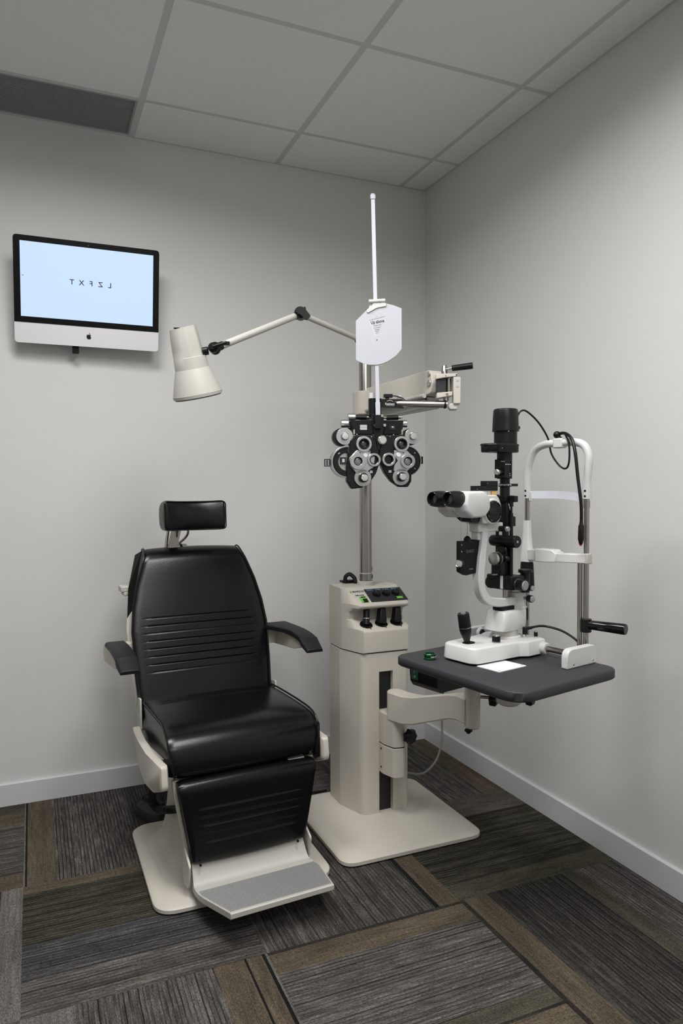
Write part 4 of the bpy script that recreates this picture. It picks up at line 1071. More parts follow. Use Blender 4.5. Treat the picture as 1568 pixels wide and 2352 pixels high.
# ---- tonometer hanging beside the arm
def make_tonometer():
    t = t_thing('tonometer', 'black box tonometer with a silver knob hanging below the slit lamp eyepieces', 'tonometer')
    y0, y1 = .329, .345
    bx = MB(); pf = rpoly([(.134, .361), (.222, .359), (.216, .264), (.160, .258), (.134, .270)], [.003, .003, .003, .003, .004], 3)
    rg = [[(p[0], y0, p[1]) for p in pf], [(p[0], y1, p[1]) for p in pf]]
    bx.rings(rg); b = bx.build('housing', BLACKM, t, bevel=.002)
    MB().bx(.195, .226, y0-.002, y1, .3595, .3625).build('top_plate', BLACK, t)
    MB().lathe((.172, .337, .359), (0, 0, 1), [(0, .011), (.008, .011), (.014, .006), (.016, .003)], 20).build('rod_socket', BLACK, t)
    MB().cyl((.172, .337, .372), (.172, .337, .435), .0012, n=8).build('hanging_rod', STEEL, t)
    MB().cyl((.145, .337, .361), (.145, .337, .435), .0004, n=6).build('safety_wire', STEEL, t)
    k = MB(); k.lathe((.142, .333, .295), (-1, -.25, 0), [(0, .0105), (.007, .0120), (.014, .0120)], 32); k = k.build('dial_knob', DARKG, t)
    MB().lathe((.128, .3295, .295), (-1, -.25, 0), [(0, .0118), (.004, .0112), (.0045, .0085), (.003, .008), (.003, 0)], 32).build('knob_cap', CHROME, k)
    lettering('D-KAT', .0125, b, INKG, (.176, y0-.0004, .329), sx=.9, name='model_lettering')
    lettering('Keeler', .0065, b, INKG, (.180, y0-.0004, .276), shear=.25, name='maker_lettering', bold=.0001)
    for x, z in ((.140, .350), (.140, .330), (.206, .287)): MB().lathe((x, y0-.0002, z), (0, -1, 0), [(0, .0022), (.0008, .0018)], 10).build('screw', SILVER, b)
make_tonometer()

# ---- grey cable hanging from the table to the floor
tag(MB().tube([(-.430, -1.02, .700), (-.400, -.90, .60), (-.345, -.73, .45), (-.337, -.71, .33), (-.338, -.71, .26), (-.358, -.70, .185), (-.41, -.69, .142), (-.47, -.66, .145)], .0042, 8, 8).build('power_cable', GREYC),
    'grey cable hanging from the charcoal table to the stand base', 'cable')
tag(MB().tube([(-.70, -.44, .03), (-.73, -.40, .012), (-.80, -.37, .006), (-.92, -.36, .006), (-1.02, -.40, .006)], .0045, 8, 8).build('floor_cable', BLACKM),
    'black cable lying on the carpet between exam chair and instrument stand', 'cable')

# ================================================================== EXAM LAMP
VR = Vector((cos(radians(22)), -sin(radians(22)), 0))     # horizontal across the room diagonal
VB = Vector((sin(radians(22)), cos(radians(22)), 0))
def make_exam_lamp():
    t = thing('exam_lamp', 'cream cone shaded examination lamp on a jointed arm clamped to the steel pole', 'lamp', (-.5655, -.523, 1.78))
    O = Vector((-.5655, -.523, 1.78))
    W = lambda p: Vector(p)-O
    pj = Vector((-.596, -.540, 1.782)); el = Vector((-.859, -.609, 1.838)); lj = Vector((-1.197, -.720, 1.671))
    c = MB(); c.lathe(W((-.5655, -.523, 1.745)), (0, 0, 1), [(0, .030), (.002, .035), (.055, .035), (.058, .032)], 32); c.cyl(W((-.5655, -.523, 1.765)), W(pj), .016)
    c.sphere(W(pj), .020); c.build('pole_clamp', BLACK, t)
    d1 = (el-pj).normalized(); d2 = (lj-el).normalized()
    MB().cyl(W(pj+d1*.012), W(el-d1*.014), .0105, n=24).build('arm_tube', BEIGE2, t)
    MB().cyl(W(el+d2*.012), W(lj-d2*.022), .0118, n=24).build('arm_tube', BEIGE2, t)
    j = MB(); q = VB*-1
    j.cyl(W(el+VB*.016), W(el-VB*.026), .021, ch=.002); j.cyl(W(el+d2*.004), W(el+d2*.026), .0135); j.cyl(W(el-d1*.030), W(el+d1*.004), .0125)
    j = j.build('elbow_joint', BLACK, t)
    u_ = Vector((0, 0, 1))
    wn = MB(); oo = el-VB*.034; a_ = (VR*.85-u_*.45).normalized(); b_ = (VR*.45+u_*.85).normalized()
    wn.rings([[W(oo+a_*p[0]+b_*p[1]+VB*h) for p in rpoly([(-.016, -.008), (.034, -.012), (.040, .004), (.016, .014), (.008, .026), (.000, .008), (-.016, .008)], .004, 3)] for h in (-.006, .006)])
    wn.cyl(W(el-VB*.025), W(el-VB*.035), .009); wn.build('wing_knob', BLACK, j)
    # shade
    bot = Vector((-1.2474, -0.7059, 1.5175)); top = Vector((-1.3000, -0.7368, 1.7271)); ax = (top-bot).normalized()
    xr = (VR-ax*VR.dot(ax)).normalized(); yb = ax.cross(xr)      # xr to the right, yb away
    L = (top-bot).length
    sec = lambda h, r, n=48: [W(bot+ax*h+xr*(r*cos(2*pi*k/n))+yb*(r*sin(2*pi*k/n))) for k in range(n)]
    sh = MB(); sh.rings([sec(.004, .0745), sec(0, .076), sec(.0, .079), sec(.010, .0800), sec(.0105, .0788), (sec(.013, .0785)), sec(.088, .0550)])
    s_ = sh.build('lamp_shade', BEIGE2, t, ang=30)
    MB().rings([sec(-.002, .072), sec(.006, .073)]).build('bulb_cover', DARKG, s_)
    MB().rings([sec(-.004, .074), sec(.0, .0745), sec(.0, .070), sec(-.004, .070)], False, False).build('rim_ring', INKG, s_)
    up = MB(); rg = []
    N = 56
    for h, r, sq in ((.0865, .0545, 0), (.094, .0540, .0), (.124, .0515, 0), (.1245, .0513, 1), (.15, .0495, 1), (.19, .0470, 1), (L-.012, .0450, 1), (L-.001, .0438, 1)):
        ring = []
        for k in range(N):
            a = 2*pi*k/N; ca, sa = cos(a), sin(a); rr = r
            if sq and ca > -.2:
                fl_ = rpoly([(-.2, -.98), (.28, -.94), (.88, -.48), (.88, .48), (.28, .94), (-.2, .98)], .06, 2)
                best = 9
                for (x0_, y0_), (x1_, y1_) in zip(fl_[:-1], fl_[1:]):
                    dx_, dy_ = x1_-x0_, y1_-y0_; den = ca*dy_-sa*dx_
                    if abs(den) < 1e-9: continue
                    tt = (x0_*dy_-y0_*dx_)/den; uu = (x0_*sa-y0_*ca)/den
                    if tt > 0 and -1e-6 <= uu <= 1+1e-6: best = min(best, tt)
                if best < 9: rr = r*best
            tz = h+(.003*ca if h > L-.02 else 0)
            ring.append(W(bot+ax*tz+xr*(rr*ca)+yb*(rr*sa)))
        rg.append(ring)
    up.rings(rg); up.build('lamp_housing', BEIGE2, t, ang=35)
    tp = bot+ax*(L-.002)-xr*.018-yb*.006
    sw = MB(); sw.cyl(W(tp), W(tp+ax*.0025), .007); sw.box(W(tp+ax*.0025), (.020, .009, .003), rz=-.35); sw.build('lamp_switch', BLACK, t)
    jn = MB(); s0 = bot+ax*.135+xr*.046
    jn.cyl(W(s0), W(s0+xr*.016), .013); jn.sphere(W(lj-d2*.004), .019, (1, 1, 1.1)); jn.cyl(W(lj+VB*.014), W(lj-VB*.024), .0165, ch=.002); jn.cyl(W(lj-d2*.030), W(lj), .0135)
    jn = jn.build('head_joint', BLACK, t)
    kn = MB(); kn.cyl(W(lj-VB*.03), W(lj-VB*.03+xr*.046+u_*.006), .006); kn.box(W(lj-VB*.03+xr*.040+u_*.004), (.03, .008, .012), rz=-.4); kn.cyl(W(lj-VB*.022), W(lj-VB*.034), .009); kn.build('wing_knob', BLACK, jn, bevel=.001)
    # grub hole on the tube
    MB().sphere(W(el+d2*.012-VB*.021), .002).build('joint_screw', SILVER, j)
make_exam_lamp()

# ================================================================== PHOROPTER ARM
JO = Vector((-.483, -1.022, 1.530)); JR = radians(-26)
def make_phoropter_arm(stand):
    c_, s_ = cos(-JR), sin(-JR)
    def W(p):
        d = Vector(p)-JO; return Vector((d.x*c_-d.y*s_, d.x*s_+d.y*c_, d.z))
    A = Vector((-.548, -.555, 0)); B = Vector((-.520, -.985, 0)); d = (B-A).normalized(); n = Vector((-d.y, d.x, 0))    # n towards +x
    if n.x < 0: n = -n
    L = (B-A).length
    # side plate with a rounded end
    pr = rpoly([(0, 1.500), (0, 1.596), (L-.012, 1.603), (L+.004, 1.590), (L+.012, 1.560), (L+.0, 1.527), (L-.03, 1.522)], [.004, .004, .008, .015, .02, .015, .004], 5)
    mb = MB(); mb.rings([[W(A+d*p[0]+n*h+Vector((0, 0, p[1]))) for p in pr] for h in (-.030, .020)])
    t = mb.build('phoropter_arm', BEIGE, stand, bevel=.002); t.location = JO; t.rotation_euler = (0, 0, JR)
    def slab(s0, s1, n0, n1, z0a, z1a, z0b, z1b, name, m_, bevel=.003):
        mb = MB()
        r0 = [A+d*s0+n*n0+Vector((0, 0, z0a)), A+d*s0+n*n0+Vector((0, 0, z1a)), A+d*s0+n*n1+Vector((0, 0, z1a)), A+d*s0+n*n1+Vector((0, 0, z0a))]
        r1 = [A+d*s1+n*n0+Vector((0, 0, z0b)), A+d*s1+n*n0+Vector((0, 0, z1b)), A+d*s1+n*n1+Vector((0, 0, z1b)), A+d*s1+n*n1+Vector((0, 0, z0b))]
        mb.rings([[W(p) for p in r0], [W(p) for p in r1]]); return mb.build(name, m_, t, bevel=bevel)
    L = (B-A).length
    slab(.01, L-.035, -.018, .030, 1.480, 1.505, 1.482, 1.520, 'lower_channel', BEIGE2)
    tb = MB(); tb.cyl(W(A+d*.02+n*-.040+Vector((0, 0, 1.512))), W(A+d*(L-.02)+n*-.040+Vector((0, 0, 1.520))), .0075); tb.build('cable_tube', BEIGE2, t)
    wa = A+d*(L-.006)-n*.030
    for z, r in ((1.590, .0075), (1.560, .0105)): MB().cyl(W(wa+Vector((0, 0, z))), W(wa-n*.004+Vector((0, 0, z))), r, ch=.001).build('pivot_bolt', SILVER, t)
    # joint block, in the local frame of the arm end (x right, z up)
    k = .00142
    def X(px): return (px-1040)*k
    def Z(py): return (900-py)*k
    MB().bx(X(1001), X(1021), -.015, .02, Z(903), Z(870)).build('hinge_block', DARKG, t)
    MB().cyl((X(1028), 0, Z(901)), (X(1028), 0, Z(866)), .0100).build('hinge_pin', STEEL, t)
    MB().bx(X(1020.5), X(1022), -.012, .012, Z(903), Z(868)).build('hinge_gap', BLACKM, t)
    u = MB(); u.rings([[(X(998), y, Z(873)), (X(998), y, Z(861)), (X(1046), y, Z(860.5)), (X(1046), y, Z(867)), (X(1020), y, Z(869.5))] for y in (-.024, .022)]); u = u.build('upper_link', BEIGE, t, bevel=.0015)
    MB().cyl((X(1044), -.024, Z(864)), (X(1044), -.0255, Z(864)), .0022).build('screw', BLACKM, t)
    MB().cyl((X(1020), -.024, Z(866)), (X(1020), -.0255, Z(866)), .0014).build('screw', BLACKM, t)
    l = MB(); l.rings([[(X(1000), y, Z(916)), (X(1000), y, Z(904)), (X(1035), y, Z(901)), (X(1035), y, Z(910)), (X(1028), y, Z(912))] for y in (-.024, .022)]); l = l.build('lower_link', BEIGE, t, bevel=.0015)
    MB().cyl((X(1022), -.024, Z(906)), (X(1024), -.030, Z(907)), .003).build('screw', SILVER, t)
    MB().cyl((X(1022), 0, Z(921)), (X(1022), 0, Z(912)), .009).build('spacer', SILVER, t)
    e = MB(); e.bx(X(1037), X(1053.5), -.028, .018, Z(929), Z(869)); e = e.build('end_block', BEIGE, t, bevel=.002)
    for y_ in (876, 890): MB().cyl((X(1045.5), -.0275, Z(y_)), (X(1045.5), -.0292, Z(y_)), .0042).build('hex_bolt', SILVER, t)
    so = MB(); so.rings([[(p[0], y, p[1]) for p in rpoly([(X(1029), Z(928)), (X(1049), Z(926)), (X(1050), Z(934)), (X(1046), Z(942)), (X(1031), Z(942)), (X(1027), Z(936))], .004, 4)] for y in (-.020, .018)]); so.build('rod_socket', BEIGE2, t, bevel=.003)
    MB().lathe((X(1018.8), 0, Z(861)), (0, 0, 1), [(0, .0110), (.028, .0080), (.0295, .007)], 28).build('lever_hub', STEEL, t)
    MB().cyl((X(1023), -.004, Z(849)), (X(1040), -.016, Z(847.5)), .004).build('lever_rod', STEEL, t)
    g = MB().cyl((X(1035), -.012, Z(848)), (X(1080), -.030, Z(844.5)), .0095, .0105, ch=.001); g.build('lever_grip', BLACK, t)
    # steel rod back to the phoropter
    r0 = Vector((-.505, -1.016, 1.489)); r1 = Vector((-.668, -.944, 1.493))
    MB().cyl(W(r0), W(r1), .0118).build('carrier_rod', STEEL, t)
    dd = (r1-r0).normalized()
    for a in (.004, .176 - .012): MB().cyl(W(r0+dd*a), W(r0+dd*(a+.006)), .0138).build('rod_band', BLACK, t)
    MB().tube([W(p) for p in ((-.556, -.95, 1.520), (-.545, -.965, 1.505), (-.530, -.985, 1.500))], .003, 8, 6).build('cable', BLACK, t)
make_phoropter_arm(STAND)

# ================================================================== PHOROPTER
PO = Vector((-.716, -.929, 1.319)); PR = radians(-14)
def make_phoropter():
    t = thing('phoropter', 'black and silver phoropter with many lens dials hanging from the steel rod', 'phoropter', PO, PR)
    K = .001414/4.126; KX = K/cos(radians(12)); F = -1
    def P(X, Y, y=0): return Vector(((X-598)*KX+y*-.21, y, -(Y-701)*K))   # small shear keeps stacked dials coaxial with the body
    def P(X, Y, y=0): return Vector(((X-598)*KX, y, -(Y-701)*K))
    def poly(pts, y0, y1, name, m_, parent=t, r=6, bevel=.001, ang=35):
        pp = rpoly(pts, r, 5); mb = MB(); mb.rings([[P(p[0], p[1], y0) for p in pp], [P(p[0], p[1], y1) for p in pp]]); return mb.build(name, m_, parent, bevel=bevel, ang=ang)
    def dsk(X, Y, y, h, r, name, m_, parent=t, n=40, ch=.0008): return MB().lathe(P(X, Y, y), (0, -1, 0), [(0, r*K), (h-ch, r*K), (h, r*K-ch)], n).build(name, m_, parent)
    def annulus(X, Y, y, h, ri, ro, name, m_, parent=t): return MB().ring(P(X, Y, y), (0, -1, 0), ri*K, ro*K, h).build(name, m_, parent)
    def ticks(X, Y, y, r, n, name, parent, m_=INK, w=.0006, hh=.0022):
        mb = MB()
        for i in range(n):
            a = 2*pi*i/n; c = P(X, Y, y)+Vector((r*K*cos(a), 0, r*K*sin(a))); mb.box(c, (hh if i % 2 else hh*1.5, .0004, w), M=Matrix.Rotation(-a, 3, 'Y'))
        return mb.build(name, m_, parent)
    # ---- hanger
    hb = MB(); hb.prism([(p[0], p[1]) for p in rpoly([(P(520, 0).x, -.018), (P(632, 0).x, -.018), (P(632, 0).x, .014), (P(520, 0).x, .014)], [.014, .004, .004, .014], 6)], P(0, 312).z, P(0, 152).z)
    hb.build('hanger', BLACK, t)
    sy = .0
    hc = MB(); hc.cyl(P(625, 196, 0), P(855, 196, .005), .0145, ch=.001); hc.bx(P(625, 0).x, P(835, 0).x, -.0165, .013, P(0, 238).z, P(0, 156).z); hc.build('rod_clamp', BLACK, t, bevel=.0025)
    lettering('Reichert', .0094, t, WHITEINK, P(712, 203, -.0170), bold=.00008, sx=.98, name='maker_lettering')
    lettering('TECHNOLOGIES', .0026, t, WHITEINK, P(714, 218, -.0170), sx=1.45, name='small_lettering')
    ar = MB(); rg = []
    for i in range(21):
        a = pi*(.24+.52*i/20); w = .0011*sin(pi*i/20)+.0002; c = P(712, 209, -.0170); rr = .0130
        rg.append([(c.x+rr*1.15*cos(a), -.0166, c.z+rr*sin(a)), (c.x+rr*1.15*cos(a), -.0171, c.z+rr*sin(a)), (c.x+(rr+w)*1.15*cos(a), -.0171, c.z+(rr+w)*sin(a)), (c.x+(rr+w)*1.15*cos(a), -.0166, c.z+(rr+w)*sin(a))])
    ar.rings(rg).build('arc_emblem', WHITEINK, t)
    MB().cyl(P(552, 152, 0), P(552, 96, 0), .0085).build('clear_cap', FROST, t)
    MB().cyl(P(820, 160, .01), P(820, 112, .01), .0090).build('clear_cap', FROST, t)
    pg = MB(); pg.bx(P(664, 0).x, P(745, 0).x, -.008, .006, P(0, 138).z, P(0, 106).z); pg.bx(P(680, 0).x, P(715, 0).x, -.005, .004, P(0, 156).z, P(0, 136).z); pg = pg.build('lead_plug', BLACK, t, bevel=.001)
    MB().tube([P(742, 120, 0), P(790, 124, 0), P(840, 142, -.004), P(875, 168, -.008), P(950, 168, .0), P(1060, 167, .02), P(1150, 160, .04)], .0018, 8, 6).build('lead', BLACK, pg)
    # ---- cross bar with rollers and knobs
    MB().cyl(P(395, 328, 0), P(500, 328, 0), .0078).build('bar_roller', BLACK, t); MB().cyl(P(690, 328, 0), P(800, 325, 0), .0078).build('bar_roller', BLACK, t)
    MB().cyl(P(498, 326, 0), P(700, 326, 0), .0040).build('cross_bar', STEEL, t)
    MB().cyl(P(328, 326, 0), P(396, 326, 0), .0115, ch=.001).build('pupil_knob', SILVER, t); MB().cyl(P(798, 322, 0), P(840, 322, 0), .0055, ch=.0006).build('pupil_knob', SILVER, t)
    MB().cyl(P(262, 388, 0), P(332, 388, 0), .0130, ch=.001).build('level_knob', SILVER, t); MB().cyl(P(828, 384, 0), P(884, 382, 0), .0122, ch=.001).build('level_knob', SILVER, t)
    MB().cyl(P(330, 430, 0), P(352, 430, 0), .008).build('level_shaft', BLACK, t)
    # ---- upper bodies
    for sgn, pts, wx in ((-1, [(340, 362), (545, 358), (552, 492), (385, 490), (360, 440)], 460), (1, [(640, 358), (836, 358), (826, 440), (812, 488), (650, 492)], 735)):
        b = poly(pts, .020, -.024, 'carriage_body', BLACKM, r=8, bevel=.0015)
        if sgn < 0:
            poly([(428, 404), (492, 404), (492, 450), (428, 450)], -.024, -.0248, 'scale_window', WHITEC, b, 3, 0)
            tk = MB()
            for i in range(6): tk.box(P(438+9*i, 428, -.0250), (.0006, .0004, .004))
            tk.build('scale_mark', INK, b)
        else:
            poly([(692, 398), (772, 398), (772, 452), (692, 452)], -.024, -.0250, 'window_bezel', BLACKG, b, 4, 0)
            poly([(710, 408), (754, 408), (754, 442), (710, 442)], -.0250, -.0254, 'level_window', DARKG, b, 4, 0)
            MB().sphere(P(734, 424, -.0254), .0028, (1.6, .4, 1)).build('bubble', SILVER, b)
    poly([(538, 305), (640, 305), (652, 400), (640, 480), (625, 560), (610, 640), (594, 640), (575, 560), (552, 480), (536, 400)], .016, -.030, 'centre_column', BLACK, r=10, bevel=.002)
    for X_, Y_, r in ((570, 410, 16), (650, 408, 15), (625, 320, 14), (568, 352, 8)): dsk(X_, Y_, -.029, .008, r, 'column_knob', SILVER, n=24)
    MB().cyl(P(554, 410, -.026), P(592, 410, -.026), .0042).build('column_pin', STEEL, t)
    dsk(628, 545, -.028, .010, 42, 'vergence_ring', SILVER); dsk(628, 545, -.036, .008, 34, 'vergence_knob', CHROME)
    # ---- left and right halves
    for sgn in (-1, 1):
        L = sgn < 0
        # rear battery disc with silver rim and crescent window
        cx, cy, R = (308, 748, 150) if L else (862, 738, 146)
        annulus(cx, cy, .004, .030, 128, R, 'battery_rim', SILVER)
        annulus(cx, cy, -.026, .002, 126, 138, 'rim_trim', BLACK)
        annulus(cx, cy, -.022, .004, 84, 128, 'battery_plate', BLACK)
        dsk(cx, cy, .002, .018, 90, 'battery_core', SILVER)
        dsk(cx, cy, .022, .020, R-2, 'rear_cover', BLACK)
        cxw = 262 if L else 925
        poly([(cxw-16, 705), (cxw+36, 705), (cxw+36, 770), (cxw-16, 770)] if L else [(cxw-30, 690), (cxw+14, 690), (cxw+14, 745), (cxw-30, 745)], -.012, -.028, 'dial_counter', DARKG, r=3)
        poly([(cxw-2, 722), (cxw+20, 722), (cxw+20, 752), (cxw-2, 752)] if L else [(cxw-18, 704), (cxw+4, 704), (cxw+4, 732), (cxw-18, 732)], -.028, -.0286, 'counter_window', WHITEC, r=2, bevel=0)
        for a in ((.75, 2.3) if L else (.75, -.75)):
            ca = (-1 if L else 1)*abs(cos(a)); X_, Y_ = cx+ca*108*(1 if not L else 1), cy-sin(a)*108*(1 if L else 1)
            dsk(X_, Y_, -.0255, .002, 7, 'cover_screw', SILVER, n=12)
        # side brackets
        bx_ = (132, 756) if L else (1020, 730)
        w, h = (52, 70) if L else (20, 70)
        b = MB(); o_ = P(bx_[0], bx_[1], -.004)
        b.bx(o_.x-w*KX/2, o_.x+w*KX/2, -.012, .004, o_.z+h*K/2-.0022, o_.z+h*K/2).bx(o_.x-w*KX/2, o_.x+w*KX/2, -.012, .004, o_.z-h*K/2, o_.z-h*K/2+.0022)
        b.bx(o_.x-w*KX/2, o_.x-w*KX/2+.0022, -.012, .004, o_.z-h*K/2+.0022, o_.z+h*K/2-.0022); b.bx(o_.x+w*KX/2-.0022, o_.x+w*KX/2, -.012, .004, o_.z-h*K/2+.0022, o_.z+h*K/2-.0022)
        b = b.build('temple_bracket', BLACK, t); MB().cyl(o_+Vector((0, 0, -.009)), o_+Vector((0, 0, .009)), .0030 if L else .0016).build('bracket_roller', STEEL, b)
        # front shell
        if L: pts = [(372, 500), (540, 496), (572, 560), (600, 650), (606, 760), (570, 860), (520, 935), (440, 990), (345, 1002), (300, 930), (298, 800), (320, 640), (330, 560)]
        else: pts = [(660, 496), (838, 492), (872, 580), (890, 700), (905, 830), (905, 930), (872, 985), (790, 985), (712, 930), (650, 850), (608, 760), (606, 650), (628, 575)]
        sh = poly(pts, -.002, -.033, 'lens_housing', BLACK, r=26, bevel=.003)
        for X_, Y_ in (((395, 495), (530, 515), (660, 0)) if L else ((735, 496), (702, 512), (660, 0)))[:2]: dsk(X_, Y_, -.033, .0016, 6, 'housing_screw', SILVER, sh, 12)
        # sphere dial at the top outside
        X_, Y_, r = (283, 513, 79) if L else (918, 506, 75)
        dsk(X_+(-26 if L else -16), Y_+6, .004, .024, r+4, 'dial_housing', BLACK)
        d = dsk(X_, Y_, -.020, .010, r, 'sphere_dial', SILVER); ticks(X_, Y_, -.0302, r*.74, 18, 'dial_mark', d)
        annulus(X_, Y_, -.0298, .0008, r*.50, r*.54, 'dial_groove', INKG, d)
        MB().lathe(P(X_, Y_, -.030), (0, -1, 0), [(0, .0122), (.012, .0112), (.0135, .010), (.0137, .0)], 32).build('dial_knob', CHROME, d)
        # turret plate linking the three rings
        if L: pts = [(392, 640), (512, 640), (520, 680), (560, 700), (545, 800), (500, 830), (470, 860), (385, 860), (330, 790), (316, 720), (360, 670)]
        else: pts = [(735, 640), (855, 640), (915, 700), (905, 790), (855, 840), (728, 840), (735, 780), (770, 740), (735, 690)]
        pl = poly(pts, -.033, -.040, 'turret_plate', SILVER, r=16, bevel=.0015)
        X_, Y_ = (466, 688) if L else (776, 684); dsk(X_, Y_, -.040, .004, 22, 'turret_knob', ALU, pl)
        for X_, Y_ in (((420, 668), (500, 655)) if L else ((722, 635), (822, 665))): dsk(X_, Y_, -.040, .001, 6, 'plate_screw', BLACKM, pl, 10)
        # auxiliary lens ring (top)
        X_, Y_ = (452, 585) if L else (803, 583)
        a = annulus(X_, Y_, -.034, .014, 44, 73, 'lens_ring', SILVER); dsk(X_, Y_, -.034, .006, 50, 'lens_well', BLACK, a); annulus(X_, Y_, -.046, .004, 40, 52, 'inner_ring', BLACK, a)
        MB().sphere(P(X_, Y_, -.040), .0110, (1, .25, 1)).build('lens', GLASSD, a)
        ticks(X_, Y_, -.0482, 62, 8, 'ring_mark', a, INKG)
        # cylinder ring (outer middle)
        X_, Y_, r = (396, 745, 76) if L else (860, 744, 68)
        a = annulus(X_, Y_, -.038, .012, 40, r, 'cylinder_ring', SILVER); ticks(X_, Y_, -.0503, r*.78, 24, 'ring_mark', a)
        dsk(X_, Y_, -.038, .003, 44, 'lens_well', BLACK, a); annulus(X_, Y_, -.046, .003, 36, 43, 'inner_ring', BLACK, a); MB().sphere(P(X_, Y_, -.041), .0118, (1, .22, 1)).build('lens', GLASSG, a)
        # inner ring
        X_, Y_, r = (546, 732, 62) if L else (683, 728, 63)
        a = annulus(X_, Y_, -.036, .012, 42, r, 'prism_ring', SILVER); ticks(X_, Y_, -.0483, r*.84, 24, 'ring_mark', a, w=.0005, hh=.0016)
        dsk(X_, Y_, -.034, .004, 45, 'lens_well', BLACKG, a); annulus(X_, Y_, -.044, .003, 34, 42, 'inner_ring', BLACK, a)
        MB().sphere(P(X_-6, Y_, -.036), .0068, (1, .2, 1.1)).build('lens', SILVER, a)
        # axis dial (bottom)
        X_, Y_, r = (445, 898, 80) if L else (800, 890, 79)
        a = dsk(X_, Y_, -.033, .007, r, 'axis_dial', SILVER); ticks(X_, Y_, -.0402, r*.82, 30, 'dial_mark', a, w=.0005)
        dsk(X_, Y_, -.040, .008, 48, 'axis_collar', STEEL, a); dsk(X_, Y_, -.048, .010, 42, 'axis_band', BLACK, a)
        MB().lathe(P(X_, Y_, -.056), (0, -1, 0), [(0, .0118), (.012, .0112), (.013, .0100), (.0132, 0)], 32).build('axis_knob', CHROME, a)
        X_, Y_ = (525, 842) if L else (701, 838)
        poly([(X_-13, Y_-12), (X_+13, Y_-12), (X_+13, Y_+12), (X_-13, Y_+12)], -.033, -.0345, 'window', WHITEC, sh, 3, 0)
        # small silver guard near the carriage
        X_ = 372 if L else 820
        poly([(X_-6, 448), (X_+6, 448), (X_+8, 490), (X_-4, 494)], -.020, -.026, 'guard', SILVER, r=2, bevel=0)
        X_ = 345 if L else 0
        if L: dsk(345, 645, -.018, .014, 42, 'strength_knob', DARKG)
make_phoropter()

# ================================================================== NEAR POINT ROD AND CARD
def make_rod():
    b0 = Vector((-.721, -.946, 1.452)); b1 = Vector((-.7165, -.903, 2.160))
    t = thing('near_point_rod', 'tall white rod rising vertically above the phoropter', 'rod', b0, radians(-24))
    d = b1-b0; c_, s_ = cos(radians(24)), sin(radians(24))
    d = Vector((d.x*c_-d.y*s_, d.x*s_+d.y*c_, d.z))
    y_ = -.030
    def bar(a, b, w, dp, name, m_):
        mb = MB(); mb.rings([[d*s+Vector((sx*w/2, y_+sy*dp/2, 0)) for sx, sy in ((-1, -1), (1, -1), (1, 1), (-1, 1))] for s in (a, b)]); return mb.build(name, m_, t, bevel=.001)
    bar(.0, .982, .0125, .006, 'rod_bar', WHITEC); bar(-.003, .055, .0150, .010, 'rod_foot', WHITEC)
    mb = MB(); mb.loft([(rrect(d.x*.975, d.y*.975+y_, .017, .011, .004, 5), d.z*.975), (rrect(d.x*.99, d.y*.99+y_, .017, .011, .004, 5), d.z*.993), (rrect(d.x, d.y+y_, .010, .006, .003, 5), d.z*1.0)])
    mb.build('end_cap', WHITEC, t)
    h = MB().bx(-.010, .010, y_-.006, y_+.012, -.045, -.002).build('rod_hinge', BLACK, t, bevel=.001)
    MB().bx(-.008, .008, y_+.005, .02, -.045, -.030).build('hinge_mount', BLACK, h)
make_rod()

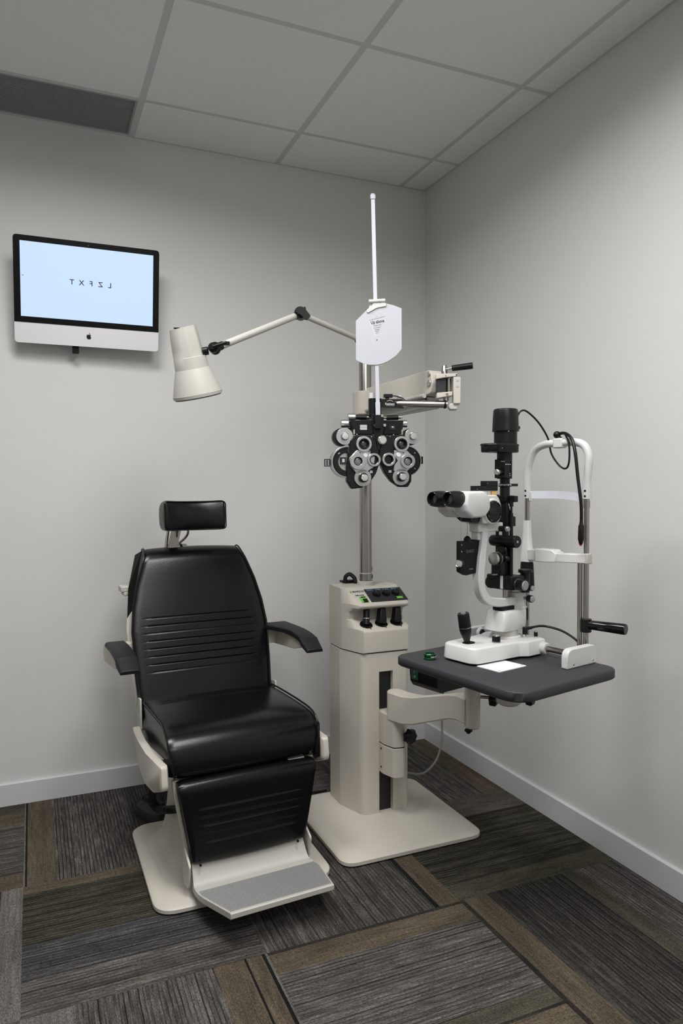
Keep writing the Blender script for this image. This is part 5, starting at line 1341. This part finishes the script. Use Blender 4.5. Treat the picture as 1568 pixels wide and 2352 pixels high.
def make_card():
    k = .001400
    O = Vector((-.7255, -.956, 1.709))        # point of the card at the rod
    t = thing('reading_card_holder', 'white eight sided near reading card with small black print clipped on the rod', 'reading card', O, radians(-24))
    def c(px, py): return ((px-868)*k, (770-py)*k)
    arc_t = [(888, 703.5), (905, 708), (920, 714)]
    arc_b = [(920, 808), (910, 820), (893, 832), (880, 838), (866, 841), (850, 841), (835, 838), (818.5, 830)]
    pts = [(818.5, 742), (838, 723), (845, 716)]+arc_t+arc_b
    y0 = -.012
    card = MB(); card.prism([c(*p) for p in pts], y0, y0-.0035, 'y'); cd = card.build('card', WHITEC, t)
    pts2 = [(840, 738), (852, 700), (905, 712), (917, 740), (919, 800), (900, 828), (876, 843), (850, 843), (838, 800)]
    MB().prism(rpoly([c(*p) for p in pts2], .01, 4), y0, y0+.004, 'y').build('back_disc', WHITE, t)
    MB().prism([c(919.5, 714), c(921.5, 715), c(921.5, 807), c(919.5, 808)], y0-.006, y0+.001, 'y').build('card_edge', WHITE, cd)
    sl = MB(); q = [c(843, 722), c(845, 716), c(864, 708), c(886, 706.5), c(887.5, 710), c(866, 714), c(846, 725)]
    sl.prism(q, y0-.0035, y0-.0075, 'y'); sl.build('card_clip', WHITE, t, bevel=.001)
    pl = MB(); pl.prism([c(*p) for p in ((851, 716), (858, 702), (885, 702), (889, 707), (864, 709))], y0-.0005, y0-.006, 'y'); pl.build('clip_arm', WHITE, t, bevel=.001)
    b = MB(); b.cyl((*c(848, 0)[:1], y0-.006, c(0, 699)[1]), (c(885, 0)[0], y0-.004, c(0, 697)[1]), .0058, ch=.0008); b = b.build('clip_barrel', WHITE, t)
    MB().bx(c(852, 0)[0], c(885, 0)[0], y0-.004, y0+.018, c(0, 704)[1], c(0, 695)[1]).build('clip_block', WHITE, t, bevel=.001)
    MB().sphere((c(873, 0)[0], y0-.0105, c(0, 702)[1]), .0012).build('screw', BLACKM, t)
    # print
    z = y0-.0037
    def line(txt, px, py, sz, bold=0.0, sx=1.0, m_=INK):
        x_, z_ = c(px, py); lettering(txt, sz, cd, m_, (x_, z, z_), (pi/2, radians(-9), 0), bold=bold, sx=sx, ex=.0001, name='print')
    line('Up above', 867.5, 744.5, .0138, .0003, .80)
    line('the gray young', 867.5, 752.0, .0042, 0, .95); line('wind of sparks', 867, 757.2, .0040, 0, .9)
    line('was singing', 866.5, 761.5, .0036, 0, .9); line('through the', 866.5, 765.2, .0034, 0, .85); line('in reply', 866.5, 769.2, .0034, 0, .85); line('8', 866, 785.5, .0062, .0002)
    tr = MB()
    def seg(a, b, w, m_=None):
        a = Vector((c(*a)[0], 0, c(*a)[1])); b = Vector((c(*b)[0], 0, c(*b)[1])); d = (b-a).normalized(); n = Vector((-d.z, 0, d.x))*w/2
        tr.rings([[(p.x, yy, p.z) for p in (a-n, b-n, b+n, a+n)] for yy in (z, z-.0002)])
    seg((849, 741), (884, 732.5), .0005); tr.build('card_rule', INK, cd)
    tr = MB(); seg((848.5, 742), (864, 778), .0014); seg((864, 778), (869, 777), .0008); tr.build('window_edge', WHITEM, cd)
    MB().sphere((*c(865.5, 0)[:1], z, c(0, 732)[1]), .0008).build('pin_hole', INKG, cd)
make_card()
